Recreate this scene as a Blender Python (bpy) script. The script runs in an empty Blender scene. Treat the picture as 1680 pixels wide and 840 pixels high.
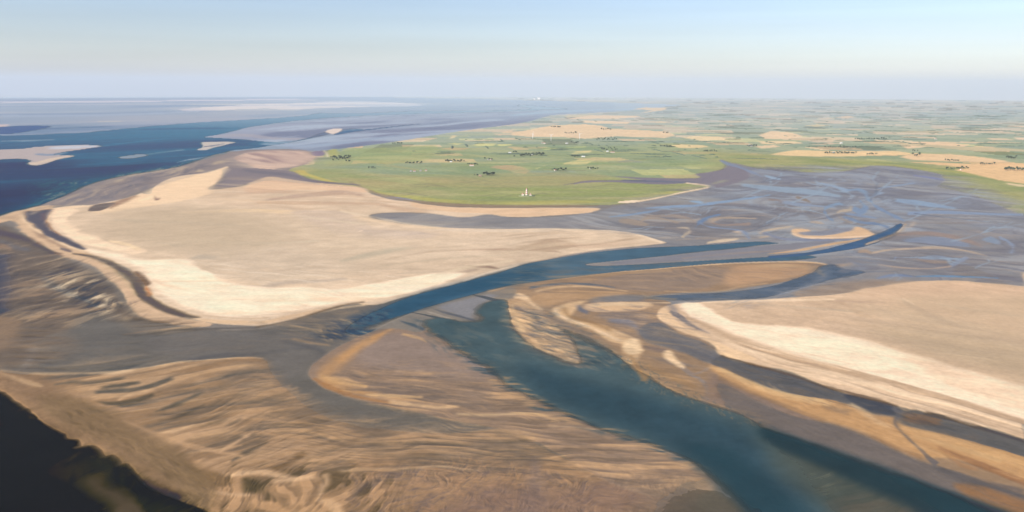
import math
import numpy as np
# ---- survey of the place: photo pixels (1680 wide) <-> ground metres -----------------
CAM_H = 600.0; FOC = 1307.0; Y_HOR = 140.0; EARTH = 6371000.0
PITCH = math.atan((420.0 - Y_HOR) / FOC); ROLL = math.atan(6.0 / 1680.0)
_cp, _sp, _cr, _sr = math.cos(PITCH), math.sin(PITCH), math.cos(ROLL), math.sin(ROLL)
def to_ground(px, py):
    px = np.asarray(px, float); py = np.asarray(py, float)
    a = (px - 840.0) / FOC; b = (420.0 - py) / FOC
    a, b = a * _cr - b * _sr, a * _sr + b * _cr
    dx = a; dy = _cp + b * _sp; dz = -_sp + b * _cp
    h = np.hypot(dx, dy); t = np.maximum(-dz / h, math.sqrt(2 * CAM_H / EARTH) + 1e-6)                       # tangent of the depression angle
    r = EARTH * (t - np.sqrt(np.maximum(t * t - 2 * CAM_H / EARTH, 1e-9)))     # curved earth
    return dx / h * r, dy / h * r
def to_pixel(X, Y, Z=0.0):
    X = np.asarray(X, float); Y = np.asarray(Y, float); z = Z - CAM_H - (X * X + Y * Y) / (2 * EARTH)
    f = Y * _cp - z * _sp; u = Y * _sp + z * _cp
    a = X / f; b = u / f
    a, b = a * _cr + b * _sr, -a * _sr + b * _cr
    return 840.0 + a * FOC, 420.0 - b * FOC
def conf(X, Y):
    return np.arctan2(X, Y) * FOC, -np.log(np.hypot(X, Y)) * FOC
def _h(ix, iy, seed):
    n = (ix.astype(np.int64) * 374761393 + iy.astype(np.int64) * 668265263 + seed * 1274126177) & 0xffffffff
    n = ((n ^ (n >> 13)) * 1274126177) & 0xffffffff
    n = ((n ^ (n >> 16)) * 2246822519) & 0xffffffff
    return ((n ^ (n >> 15)) & 0xffffff) / float(0xffffff)
def vnoise(x, y, seed=0):
    ix = np.floor(x); iy = np.floor(y); fx = x - ix; fy = y - iy
    fx = fx * fx * (3 - 2 * fx); fy = fy * fy * (3 - 2 * fy)
    a = _h(ix, iy, seed); b = _h(ix + 1, iy, seed); c = _h(ix, iy + 1, seed); d = _h(ix + 1, iy + 1, seed)
    return (a + (b - a) * fx) * (1 - fy) + (c + (d - c) * fx) * fy      # 0..1
def fbm(x, y, seed=0, octs=4, gain=0.5):
    s = 0; a = 1; t = 0
    for i in range(octs):
        s = s + a * (vnoise(x * 2**i + 17.3 * i, y * 2**i - 9.1 * i, seed + i) - 0.5); t += a; a *= gain
    return s / t * 2       # about -1..1
def sstep(a, b, x):
    t = np.clip((x - a) / (b - a), 0, 1); return t * t * (3 - 2 * t)
def catmull(P, closed, n=5):
    P = np.array(P, float); m = len(P); out = []
    rng = m if closed else m - 1
    for i in range(rng):
        if closed: p0, p1, p2, p3 = P[i - 1], P[i], P[(i + 1) % m], P[(i + 2) % m]
        else: p0, p1, p2, p3 = P[max(i - 1, 0)], P[i], P[i + 1], P[min(i + 2, m - 1)]
        for k in range(n):
            t = k / n
            out.append(0.5 * ((2 * p1) + (p2 - p0) * t + (2 * p0 - 5 * p1 + 4 * p2 - p3) * t * t + (3 * p1 - p0 - 3 * p2 + p3) * t**3))
    if not closed: out.append(P[-1])
    return np.array(out)
def ribbon(pts):
    Q = catmull(pts, False, 4); c = Q[:, :2]; w = np.maximum(Q[:, 2], 0.15) / 2
    t = np.gradient(c, axis=0); t /= np.maximum(np.hypot(t[:, 0], t[:, 1]), 1e-6)[:, None]
    nrm = np.stack([-t[:, 1], t[:, 0]], 1)
    return np.concatenate([c + nrm * w[:, None], (c - nrm * w[:, None])[::-1]])
def sdist(u, v, pu, pv):
    """signed distance (negative inside) to the polygon"""
    d2 = np.full(u.shape, 1e18); ins = np.zeros(u.shape, bool); n = len(pu)
    for i in range(n):
        ax, ay = pu[i], pv[i]; bx, by = pu[(i + 1) % n], pv[(i + 1) % n]
        ex, ey = bx - ax, by - ay; L = ex * ex + ey * ey
        if L < 1e-9: continue
        wx = u - ax; wy = v - ay
        t = np.clip((wx * ex + wy * ey) / L, 0, 1)
        d2 = np.minimum(d2, (wx - ex * t)**2 + (wy - ey * t)**2)
        if ay != by:
            c = (ay > v) != (by > v)
            ins ^= c & (u < ex * (v - ay) / ey + ax)
    d = np.sqrt(d2)
    return np.where(ins, -d, d)
MUD, SAND, GREEN, FIELD, WATER = 0, 1, 2, 3, 4
class Painter:
    """lays the mapped outlines of sand, mud, water, grass and fields over ground points"""
    def __init__(s, X, Y):
        s.X, s.Y = X, Y; s.shape = X.shape
        s.u, s.v = conf(X, Y); s.px, s.py = to_pixel(X, Y)
        s.rng = np.hypot(X, Y)
        s.foot = 1 / FOC / np.maximum(CAM_H / s.rng**2 - 1 / (2 * EARTH), 1e-8)      # metres of ground per photo row
        s.col = np.zeros(X.shape + (3,)); s.bed = np.zeros(X.shape + (3,)); s.water = np.zeros(X.shape); s.wet = np.zeros(X.shape)
        s.hgt = np.zeros(X.shape); s.relief = np.zeros(X.shape); s.cls = np.zeros(X.shape, np.int8)
        sc = s.rng / FOC       # metres per conformal px
        s.edge = {}
    def warp(s, sl, kind):
        X, Y, R = s.X[sl], s.Y[sl], s.rng[sl]
        if kind == 't':        # tidal teeth: fine, metres
            f = np.clip(2.2 - s.foot[sl] / 8, 0, 1)
            return f * fbm(X / 26, Y / 26, 5, 3)
        if 'n' not in s.edge:
            X, Y = s.X, s.Y
            s.edge['n'] = 0.7 * fbm(X / 260, Y / 260, 11, 3) + np.clip(2 - s.foot / 20, 0, 1) * 0.6 * fbm(X / 70, Y / 70, 23, 3, .6) + np.clip(2 - s.foot / 5, 0, 1) * .3 * fbm(X / 16, Y / 16, 29, 2)
            s.edge['s'] = np.clip(1.15 + 1.3 * fbm(X / 170, Y / 170, 83, 3), .45, 2.4)
            s.edge['b'] = fbm(X / 45, Y / 130, 87, 4, .6) + .4 * fbm(X / 400, Y / 400, 89, 2)
        return s.edge['n'][sl]
    def box(s, poly, pad):
        x0, y0 = poly.min(0) - pad; x1, y1 = poly.max(0) + pad
        m = (s.px >= x0) & (s.px <= x1) & (s.py >= y0) & (s.py <= y1)
        r = np.where(m.any(1))[0]; c = np.where(m.any(0))[0]
        if len(r) == 0: return None
        return (slice(r[0], r[-1] + 1), slice(c[0], c[-1] + 1))
    def mask(s, poly, soft, rough, kind='n'):
        sl = s.box(poly, 6 + soft)
        if sl is None: return None, None
        gx, gy = to_ground(poly[:, 0], poly[:, 1]); pu, pv = conf(gx, gy)
        d = sdist(s.u[sl], s.v[sl], pu, pv)
        if rough:
            s.warp(sl, 'n'); d = d + rough * s.warp(sl, kind) * 1.25
            soft = soft * s.edge['s'][sl]
        return sl, 1 - sstep(-soft, soft, d)
    def put(s, sl, m, col, cls=None, wet=None, water=None, hgt=None):
        c = np.array(col, float) / 255 if not isinstance(col, np.ndarray) else col
        s.col[sl] = s.col[sl] * (1 - m[..., None]) + c * m[..., None]
        if water is None: s.bed[sl] = s.bed[sl] * (1 - m[..., None]) + c * m[..., None]
        if cls is not None: s.cls[sl] = np.where(m > 0.5, cls, s.cls[sl])
        if wet is not None: s.wet[sl] = s.wet[sl] * (1 - m) + wet * m
        if hgt is not None: s.hgt[sl] = s.hgt[sl] * (1 - m) + hgt * m
        if water is not None: s.water[sl] = s.water[sl] * (1 - m) + water * m
        elif cls is not None: s.water[sl] = s.water[sl] * (1 - m)
    def P(s, pts, col, soft=5, rough=6, cls=None, wet=None, water=None, hgt=None, a=1.0, straight=False, kind='n'):
        poly = np.array(pts, float) if straight else catmull(pts, True)
        sl, m = s.mask(poly, soft, rough, kind)
        if sl is not None: s.put(sl, m * a, col, cls, wet, water, hgt)
    def S(s, pts, col, soft=4, rough=3, cls=None, wet=None, water=None, hgt=None, a=1.0, kind='n', brk=.25):
        sl, m = s.mask(ribbon(pts), soft, rough, kind)
        if sl is not None and rough and not water: m = m * (1 - brk * sstep(-.1, .5, s.edge['b'][sl]))
        if sl is not None: s.put(sl, m * a, col, cls, wet, water, hgt)
    def R(s, pts, d, wl, asp, cols, a=1.0, soft=25, sharp=1.0, seed=1, warp=0.6, bias=0.0, rough=20):
        """ripple field: crests run along photo direction d, wl rows apart, asp times longer than wide"""
        poly = catmull(pts, True)
        sl, m = s.mask(poly, soft, rough)
        if sl is None: return
        c = poly.mean(0); g0 = np.array(to_ground(*c)); n = math.hypot(*d)
        ga = np.array(to_ground(c[0] + d[0] / n, c[1] + d[1] / n)) - g0
        gb = np.array(to_ground(c[0], c[1] + 1.0)) - g0
        al = ga / np.hypot(*ga); ac = np.array([-al[1], al[0]])
        W = abs(gb @ ac) * wl
        X, Y = s.X[sl], s.Y[sl]
        wx = fbm(X / (W * 7), Y / (W * 7), seed + 50, 2) * W * warp * 3
        A = (X * al[0] + Y * al[1]) / (W * asp); B = (X * ac[0] + Y * ac[1] + wx) / W
        k3 = np.clip(2 - s.foot[sl] / (W * .35 + 1e-6), 0, 1)
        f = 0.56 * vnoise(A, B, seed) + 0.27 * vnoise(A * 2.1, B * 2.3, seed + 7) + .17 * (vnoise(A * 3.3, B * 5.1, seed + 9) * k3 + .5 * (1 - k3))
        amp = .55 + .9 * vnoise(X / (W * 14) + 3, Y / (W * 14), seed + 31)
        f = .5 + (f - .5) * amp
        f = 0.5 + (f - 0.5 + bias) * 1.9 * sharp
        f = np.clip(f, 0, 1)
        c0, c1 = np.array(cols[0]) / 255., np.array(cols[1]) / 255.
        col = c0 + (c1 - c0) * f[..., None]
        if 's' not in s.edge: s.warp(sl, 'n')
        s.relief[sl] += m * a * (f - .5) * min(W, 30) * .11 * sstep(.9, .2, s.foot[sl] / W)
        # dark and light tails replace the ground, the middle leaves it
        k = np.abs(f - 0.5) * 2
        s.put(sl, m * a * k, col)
    def mottle(s, pts, scale, amp, seed=3, soft=40, aniso=(1, 1)):
        poly = catmull(pts, True); sl, m = s.mask(poly, soft, 15)
        if sl is None: return
        X, Y = s.X[sl], s.Y[sl]
        f = fbm(X / scale / aniso[0], Y / scale / aniso[1], seed, 4, 0.6) * np.clip(2 - 3 * s.foot[sl] / scale, 0, 1)
        for k in (s.col, s.bed): k[sl] = np.clip(k[sl] * (1 + (amp * m * f)[..., None]), 0, 1)
SKY_DUST = 0.9; SKY_STR = 0.086; SUN_STR = 4.5; EXPO = 0.82; SKY_TINT = (1.035, .95, .995)
HAZE_D = 1.8e-5; HAZE_COL = (.66, .74, .84); HAZE_TONE = (.56, .63, .72)
LIT = (1.33, 1.33, 1.48); LIT_W = (1.25, 1.30, 1.5); WET_OFF = (.03, .034, .046); W_OFF = (.012, .012, .02)
WET_ROUGH = .5; GRID_STEP = 1.0; HAZE_TOP = 850
def _farmland(p, pts):
    """meadow near the sea dike, patchwork of fields behind it"""
    poly = np.array(pts, float)
    sl, m = p.mask(poly, 2.5, 2.5)
    X, Y = p.X[sl], p.Y[sl]; py = p.py[sl]; px = p.px[sl]
    def cells(ang, w, h, seed):
        c, s_ = math.cos(ang), math.sin(ang)
        xr = X * c + Y * s_ + fbm(X / 3000, Y / 3000, seed + 3, 2) * 300; yr = -X * s_ + Y * c + fbm(X / 3000, Y / 3000, seed + 4, 2) * 300
        iy = np.floor(yr / h); xo = _h(iy, iy * 0 + 3, seed) * w
        ix = np.floor((xr + xo) / w)
        return _h(ix, iy, seed + 1), _h(ix, iy, seed + 2)
    a1, b1 = cells(.12, 420, 330, 200); a2, b2 = cells(-.2, 900, 700, 210)
    big = fbm(X / 5000, Y / 6500, 220, 3)
    green = np.stack([163 + 24 * (b1 - .5), 171 + 16 * (b1 - .5), 142 + 22 * (a1 - .5)], -1)
    dgreen = np.array((142, 158, 138.)); tan = np.stack([226 + 24 * (b1 - .5), 196 + 26 * (b1 - .5), 158 + 26 * (b1 - .5)], -1); pale = np.array((206, 202, 150.))
    col = green
    t = sstep(335, 215, py)
    col = np.where((a1 < .3)[..., None], dgreen * .65 + green * .35, col)
    col = np.where(((a1 > .93 - .16 * sstep(260, 190, py)) | (a2 > .85) & (py < 235))[..., None], tan, col)
    col = np.where(((a1 > .88) & (a1 < .91))[..., None], pale, col)
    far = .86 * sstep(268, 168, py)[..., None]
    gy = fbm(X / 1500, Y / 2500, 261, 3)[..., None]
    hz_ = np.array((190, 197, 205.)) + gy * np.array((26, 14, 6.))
    col = col * (1 - far) + hz_ * far  # distance haze painted into the field colours
    dk = (_h(np.floor(X / 340), np.floor(Y / 520), 270) > .9) & (py < 262)
    col = np.where(dk[..., None], col * .86, col)
    # open salt marsh near the shore: no field pattern
    mar = sstep(282, 300, py + 6 * fbm(X / 300, Y / 300, 231, 3) + np.where(px < 640, (640 - px) * .16, 0))
    mar = np.maximum(mar, sstep(1120, 1190, px) * sstep(247, 262, py - (px - 1300) * .06))
    n1 = fbm(X / 220, Y / 120, 240, 4); 
    mc = np.stack([168 + 26 * n1, 167 + 12 * n1, 124 + 14 * n1], -1)
    col = col * (1 - mar[..., None]) + mc * mar[..., None]
    # far distance: pattern fades into painted haze grey
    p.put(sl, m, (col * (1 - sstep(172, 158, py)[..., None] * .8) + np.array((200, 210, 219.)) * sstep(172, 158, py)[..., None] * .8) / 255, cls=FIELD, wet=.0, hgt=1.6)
    p.cls[sl] = np.where((m > .5) & ((mar > .5) | (px < 1150) & (py > 245)), GREEN, p.cls[sl])
    P, S, R = p.P, p.S, p.R
    R([(600, 250), (1100, 235), (1180, 270), (1000, 300), (560, 300)], (1, -.02), 6, 5, ((138, 158, 112), (184, 178, 128)), .6, seed=250)
    R([(560, 290), (800, 285), (1100, 300), (1000, 330), (700, 330)], (1, .03), 7, 5, ((150, 160, 104), (182, 166, 126)), .75, seed=251)
    R([(1200, 262), (1400, 262), (1700, 300), (1700, 345), (1500, 275), (1250, 275)], (1, .12), 6, 5, ((140, 150, 108), (174, 170, 110)), .7, seed=252)
    P([(700, 290), (780, 286), (900, 284), (1000, 290), (930, 304), (800, 308), (700, 304)], (178, 164, 126), 14, 10, a=.6)
    P([(560, 248), (640, 242), (720, 240), (700, 262), (640, 270), (580, 262)], (158, 170, 120), 12, 8, a=.6)
    # yellow-green seaward fringe
    S([(600, 312, 3), (640, 320, 5), (700, 327, 6), (760, 332, 6), (840, 333, 7), (920, 332, 6), (1000, 329, 5), (1060, 322, 4), (1130, 311, 3)], (190, 180, 108), 8, 4, a=.8)
    S([(487, 288, 2), (500, 286, 4), (530, 295, 4), (558, 301, 2)], (204, 186, 112), 4, 3, a=.85)
    S([(484, 283, 4), (496, 282, 5), (504, 286, 3)], (204, 182, 112), 4, 3, a=.8)
    P([(534, 254), (540, 246), (552, 245), (556, 252), (550, 257), (538, 258)], (178, 176, 118), 4, 3, a=.9)
    S([(531, 247, 2), (535, 251, 3), (538, 257, 2.5)], (222, 206, 188), 3, 2)
    S([(500, 259, 3), (515, 257, 3), (532, 257, 2)], (206, 186, 152), 3, 3)
    P([(498, 262), (512, 262), (516, 269), (500, 271)], (222, 202, 164), 3, 3, a=.8)
    P([(510, 250), (528, 248), (532, 254), (514, 256)], (138, 122, 146), 3, 3, cls=MUD)
    # named fields
    F = [([(1040, 208), (1060, 205), (1088, 207), (1010, 214), (900, 219), (846, 220), (840, 225), (945, 227), (1010, 224), (1100, 225), (1106, 222), (1060, 218), (1010, 214), (990, 204), (960, 203), (900, 207), (870, 210)], (236, 210, 186))]
    TN = (240, 208, 168)
    for pts, c in [
        ([(858, 215), (880, 211), (905, 206), (960, 204), (985, 206), (1000, 211), (1040, 213), (1090, 216), (1110, 222), (1090, 226.5), (1010, 224), (960, 228), (920, 225), (870, 225), (840, 222), (838, 218)], (238, 208, 178)),
        ([(930, 195.5), (960, 190), (990, 189), (1045, 190), (1050, 192), (1010, 195), (985, 195)], (232, 210, 190)), ([(958, 198), (1000, 199), (1036, 201), (1030, 203), (980, 203), (956, 201)], (236, 212, 188)),
        ([(925, 190), (960, 188), (975, 189), (950, 192), (930, 193)], (210, 202, 186)), ([(1050, 186), (1090, 181), (1095, 177), (1060, 176), (1040, 179), (1070, 181)], (226, 208, 190)),
        ([(1118, 226), (1140, 223.5), (1180, 224), (1190, 228), (1222, 230), (1150, 231)], (240, 214, 178)), ([(1100, 239), (1112, 237), (1150, 238), (1164, 241), (1150, 243), (1115, 243)], (238, 210, 166)),
        ([(942, 254), (970, 250), (970, 247), (945, 249), (936, 252)], (232, 212, 160)), ([(923, 269), (935, 265), (952, 262), (974, 263), (962, 270), (945, 271)], (234, 214, 158)),
        ([(1245, 222), (1265, 215), (1300, 218), (1318, 224), (1290, 228), (1255, 228)], (240, 210, 180)), ([(1245, 232), (1300, 232), (1320, 235), (1290, 237), (1250, 236)], (240, 212, 176)), ([(1238, 240), (1270, 238), (1280, 241), (1250, 244)], (236, 206, 174)),
        ([(1262, 254), (1280, 250), (1310, 246), (1350, 248), (1470, 248), (1490, 251), (1500, 254), (1440, 255), (1400, 257), (1330, 257)], (244, 208, 164)),
        ([(1476, 239), (1500, 233), (1540, 233), (1590, 238), (1580, 242), (1540, 240), (1490, 244)], (240, 206, 174)), ([(1585, 243), (1600, 240), (1630, 241), (1640, 246), (1610, 246)], (240, 206, 172)),
        ([(1476, 258), (1500, 252), (1560, 253), (1610, 258), (1650, 264), (1655, 267), (1600, 266), (1550, 265), (1500, 263)], (242, 204, 166)),
        ([(1490, 266), (1540, 267), (1600, 269), (1650, 268), (1700, 268), (1800, 290), (1800, 330), (1690, 303), (1640, 296), (1600, 287), (1565, 279), (1590, 276), (1550, 272)], (240, 198, 156)),
        ([(1430, 234), (1480, 236), (1700, 246), (1700, 249), (1600, 248)], (206, 190, 160)), ([(1618, 227), (1650, 228), (1664, 230), (1630, 230)], (232, 206, 180)), ([(1664, 226), (1700, 227), (1700, 230), (1670, 229)], (232, 206, 184)),
        ([(1650, 300), (1690, 305), (1690, 308), (1654, 304)], (232, 206, 170)), ([(1330, 237), (1360, 234), (1380, 236), (1350, 238)], (222, 198, 176)), ([(1320, 230), (1350, 230), (1385, 233), (1340, 234)], (216, 196, 176)),
        ([(805, 275), (812, 272), (840, 271), (860, 275), (869, 281), (862, 285), (845, 284), (832, 279)], (206, 172, 142)), ([(720, 244), (740, 242), (770, 243), (760, 247), (740, 247)], (200, 178, 144)),
        ([(735, 236), (745, 235), (760, 236), (750, 238)], (220, 212, 160)), ([(774, 238), (790, 235), (815, 236), (808, 240), (785, 240)], (222, 214, 160)), ([(815, 237), (840, 237), (838, 239), (818, 240)], (220, 214, 158)),
        ([(886, 243), (900, 242), (922, 243), (918, 246), (892, 246)], (212, 212, 150)), ([(924, 242), (960, 240), (962, 242), (930, 244)], (208, 208, 148)),
        ([(742, 222), (750, 223), (746, 226), (738, 228)], (224, 206, 172)), ([(822, 217), (838, 214), (842, 218), (826, 219)], (226, 202, 178)),
        ([(880, 278), (896, 270), (892, 273), (878, 276)], (206, 200, 148)), ([(1180, 200), (1206, 198), (1230, 200), (1200, 202)], (206, 196, 180)), ([(1065, 200), (1085, 199), (1105, 201), (1080, 202)], (222, 206, 184)),
        ([(1320, 206), (1340, 204), (1364, 206), (1340, 208)], (216, 202, 176)), ([(1370, 193), (1390, 190), (1405, 192), (1390, 195)], (220, 202, 186)), ([(1340, 195), (1360, 193), (1370, 195), (1350, 197)], (214, 202, 188)),
        ([(1460, 218), (1490, 215), (1560, 215), (1540, 218)], (196, 184, 162)), ([(1650, 207), (1690, 206), (1690, 209), (1655, 209)], (226, 204, 184))]:
        S_ = np.array(pts, float)
        sl2, mm = p.mask(S_, 2.5, 2)
        if sl2 is not None: p.put(sl2, mm * .92, c, cls=FIELD, wet=0)
    # sandy track and path to the dunes
    S([(690, 258, 1), (640, 268, 3), (620, 270, 4), (660, 275, 3), (700, 281, 2)], (190, 176, 132), 5, 4, a=.7)
    S([(765, 338, 1), (769, 332, 1.4), (772, 327, 1)], (206, 192, 130), 2, 1, a=.8)
    R([(560, 255), (760, 245), (1080, 262), (1180, 275), (1000, 335), (700, 332), (600, 300)], (1, .05), 3.5, 3.5, ((140, 150, 112), (196, 188, 140)), .5, seed=255, warp=1.5)
    R([(540, 250), (760, 240), (1150, 245), (1180, 275), (700, 290)], (1, 0), 3, 5, ((140, 160, 130), (190, 186, 146)), .45, seed=256, warp=1.)
    for j in range(16):
        q = _h(np.arange(6) + j * 7, np.arange(6) * 3, 77); x0 = 620 + 480 * q[0]; y0 = 296 + 30 * q[1]
        S([(x0, y0, .5), (x0 + 14 + 12 * q[2], y0 - 2 + 3 * q[3], 1), (x0 + 34 + 16 * q[4], y0 - 1 - 3 * q[5], 1.1), (x0 + 60, y0 + 2 * q[2], .5)], (140, 138, 116), 3, 3, a=.5)
    # creeks in the marsh
    S([(925, 304, 1), (950, 300, 1.6), (985, 297.5, 1.4), (1010, 297, 1.5)], (146, 140, 130), 3, 3, a=.9)
    S([(900, 285, .6), (925, 281, 1), (960, 280, .8)], (150, 146, 120), 3, 3, a=.6)
    S([(1015, 266, 1.2), (1035, 264, 3), (1050, 266, 2)], (150, 156, 146), 4, 4, a=.8)
    S([(890, 278, 1), (930, 276, 1), (1060, 262, 1), (1090, 252, 1)], (184, 170, 128), 4, 2, a=.5)
Painter.farmland = _farmland
def survey(p):
    P, S, R = p.P, p.S, p.R
    ALL = [(-900, 150), (2600, 150), (2600, 1400), (-900, 1400)]
    p.col[:] = np.array((142, 132, 126)) / 255; p.bed[:] = p.col; p.wet[:] = 0.5; p.hgt[:] = 0.5
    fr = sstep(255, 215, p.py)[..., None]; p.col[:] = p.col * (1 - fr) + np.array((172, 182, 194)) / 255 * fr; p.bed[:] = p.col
    # ---------------- far flats, sea side
    P([(-900, 140), (1000, 140), (1010, 186), (880, 196), (620, 238), (500, 250), (-900, 262)], (156, 168, 186), 3, 0, straight=True, cls=MUD, wet=.8)
    P([(-900, 140), (2600, 140), (2600, 172), (-900, 170)], (196, 206, 217), 60, 0, straight=True)  # horizon haze painted into the far ground's colour
    P([(-900, 140), (2600, 140), (2600, 161), (-900, 159)], (208, 215, 224), 6, 0, straight=True, cls=FIELD, wet=.2)  # palest strip, coloured to melt into the haze
    R([(-800, 168), (900, 168), (900, 185), (500, 215), (-800, 230)], (1, -.02), 5, 2.5, ((128, 146, 176), (190, 186, 196)), .75, sharp=1.3, seed=90)
    S([(-200, 168, 2.2), (60, 167, 2.2), (180, 166.5, 2.5), (330, 165, 2), (420, 164, 2.2), (520, 164, 2)], (196, 192, 202), 2, 2, cls=SAND)
    S([(0, 190, 3), (120, 190, 3), (260, 186, 3), (330, 182, 2)], (168, 178, 198), 4, 2)
    P([(290, 180), (350, 175), (420, 171), (500, 169), (560, 166), (640, 168), (690, 171), (680, 174.5), (560, 176.5), (470, 180), (430, 178), (330, 182)], (198, 192, 198), 7, 12, cls=SAND, wet=.1, a=.8)
    S([(330, 177.5, 2), (400, 176, 4), (470, 174.5, 5), (480, 177, 4), (560, 174.5, 3), (680, 172.5, 2.5)], (222, 208, 202), 4, 6, a=.7)
    R([(300, 172), (500, 165), (690, 168), (690, 176), (400, 182)], (1, 0), 3, 2, ((150, 168, 190), (236, 218, 204)), .6, sharp=1.5, seed=91)
    S([(100, 212, 2), (180, 207, 3), (240, 204, 2)], (190, 182, 184), 4, 3)
    P([(100, 216), (170, 204), (300, 196), (400, 190), (400, 197), (330, 201), (260, 206), (200, 212), (140, 218), (60, 221)], (168, 174, 192), 5, 5)
    R([(0, 196), (400, 180), (420, 194), (0, 222)], (1, -.03), 5, 3, ((120, 140, 172), (184, 180, 190)), .6, sharp=1.3, seed=94)
    S([(160, 199.5, 1.5), (200, 199, 1.5)], (206, 196, 190), 3, 2)
    # ---------------- open sea
    SEA = (66, 111, 142)
    P([(-900, 262), (-200, 232), (0, 222), (20, 222.5), (60, 221), (140, 217.5), (200, 211.5), (260, 206), (330, 200.5), (400, 196.5), (460, 193), (500, 189.5), (524, 185), (545, 186),
       (600, 185.5), (680, 182.2), (760, 181.6), (840, 180.6), (885, 177.8), (905, 178.3), (880, 181.5), (800, 184), (700, 186.5), (600, 190), (540, 193), (470, 200), (410, 208.5), (390, 214), (360, 221), (337, 225),
       (360, 226), (400, 229), (440, 232.5), (480, 231), (505, 226), (520, 220), (545, 213.5), (575, 211), (600, 212.5), (560, 216), (520, 224), (495, 231), (470, 235), (420, 243), (380, 247), (340, 258), (290, 275), (240, 283), (200, 289), (170, 295), (140, 304), (110, 318), (80, 332), (40, 343), (0, 353), (-200, 420), (-900, 700)],
      SEA, 7, 4, cls=WATER, water=1, wet=1, straight=True)
    P([(-900, 300), (0, 262), (140, 270), (280, 262), (300, 262), (240, 284), (200, 289), (170, 295), (140, 303), (80, 332), (0, 353), (-900, 700)], (34, 84, 114), 60, 0, a=.9, water=1)
    P([(-900, 420), (0, 310), (100, 312), (70, 334), (0, 353), (-900, 700)], (24, 70, 98), 40, 0, a=.7, water=1)
    f_ = (sstep(250, 182, p.py) * (p.water > .05) * .85)[..., None]; p.col[:] = p.col * (1 - f_) + np.array((134, 160, 188)) / 255 * f_  # sea paled with distance, haze put into its colour
    R([(-400, 240), (300, 205), (420, 240), (240, 285), (0, 345), (-400, 420)], (1, -.06), 9, 7, ((44, 88, 124), (98, 136, 166)), .35, sharp=1.1, seed=7)
    S([(560, 197, 1), (640, 190, 1), (700, 186, 1)], (120, 146, 182), 6, 0, a=.5)
    P([(20, 207), (60, 206), (82, 208), (45, 216), (8, 220), (-60, 222), (-60, 212)], (84, 116, 156), 3, 3, cls=WATER, water=1, wet=1)
    S([(-60, 208, 2), (0, 206, 3), (15, 205.5, 3)], (206, 190, 186), 3, 2, cls=SAND)
    P([(-300, 255), (0, 246), (60, 241), (120, 238), (168, 239.3), (140, 244), (100, 250), (88, 254), (122, 256), (100, 260), (70, 270), (52, 271), (44, 267), (50, 263), (0, 262), (-300, 285)], (178, 170, 172), 3, 4, cls=SAND, wet=.3, hgt=.7)
    S([(80, 243, 3), (120, 241.5, 5), (160, 240, 2)], (190, 196, 210), 4, 3)
    S([(44, 268, 1), (60, 268, 5), (90, 261, 4), (118, 256, 2)], (206, 190, 176), 4, 3)
    S([(60, 253, 2), (85, 254, 4), (110, 250, 2)], (134, 150, 172), 4, 3)
    P([(196, 258), (206, 256), (232, 253), (240, 255), (222, 259), (204, 260)], (150, 158, 170), 5, 4, cls=MUD, wet=.6)
    S([(200, 257.5, 2), (222, 256.5, 3), (250, 252, 2), (300, 246, 1.4)], (138, 154, 172), 6, 3, a=.8)
    S([(130, 271, 3), (180, 268, 3), (230, 264, 2)], (90, 126, 156), 10, 3, a=.5)
    S([(168, 239.5, 2), (220, 233, 2), (280, 227, 1)], (106, 138, 168), 8, 3, a=.7)
    S([(0, 231.5, 1.6), (50, 230.5, 2), (90, 229, 1)], (150, 166, 186), 4, 3, a=.8)
    P([(324, 245), (332, 241), (330, 234), (350, 233), (386, 233), (374, 236.5), (352, 242), (338, 246.3), (326, 246)], (190, 184, 180), 3, 3, cls=SAND, wet=.2, hgt=.7)
    S([(332, 241, 1), (350, 239, 1.6), (368, 236, .8)], (112, 120, 140), 3, 3)
    S([(290, 266.5, 1), (310, 262, 2), (340, 257.5, 1)], (150, 160, 178), 4, 3)
    # flat between the two arms
    P([(337, 225), (360, 221), (390, 214.5), (410, 209), (480, 202), (560, 194), (700, 188), (880, 183), (930, 182), (880, 196), (820, 208), (740, 219), (660, 233), (600, 238), (560, 232), (590, 222), (600, 213), (570, 210), (545, 213), (520, 220), (505, 226), (480, 231), (440, 232), (400, 228.5), (360, 226)], (164, 168, 188), 3, 3, cls=MUD, wet=.85, hgt=.4)
    P([(470, 240), (520, 230), (570, 218), (640, 207), (760, 197), (880, 186), (930, 184), (905, 196), (830, 207), (740, 219), (660, 233), (590, 240), (530, 246), (500, 249)], (152, 160, 182), 5, 4, cls=MUD, wet=.9, hgt=.3)
    P([(600, 218), (700, 208), (740, 200), (830, 196), (880, 190), (860, 204), (780, 213), (720, 221), (660, 231), (580, 240), (545, 243)], (134, 134, 158), 12, 8, a=.8)
    R([(420, 215), (560, 195), (900, 182), (830, 206), (640, 236), (500, 246)], (1, -.09), 5, 4, ((124, 130, 156), (186, 196, 214)), .8, sharp=1.4, seed=12)
    S([(430, 236, 3), (500, 240, 4), (580, 232, 5), (640, 224, 3), (680, 220, 1)], (170, 184, 206), 5, 4, a=.7)
    S([(345, 225, 3), (400, 222, 5), (460, 228, 4), (500, 227, 2)], (184, 176, 184), 6, 4, a=.7)
    P([(533, 216), (545, 211.5), (562, 211.5), (556, 217), (548, 220)], (224, 208, 198), 3, 2, cls=SAND)
    S([(548, 221, 1), (560, 218, 4), (580, 215, 3), (610, 212, 1.5), (690, 203, .8)], (96, 122, 156), 3, 3, cls=WATER, water=1)
    S([(840, 189, 2.5), (900, 184, 3.5), (980, 180.5, 2.5), (1050, 178.5, 2)], (168, 190, 212), 5, 2, cls=MUD, wet=.9)
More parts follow.
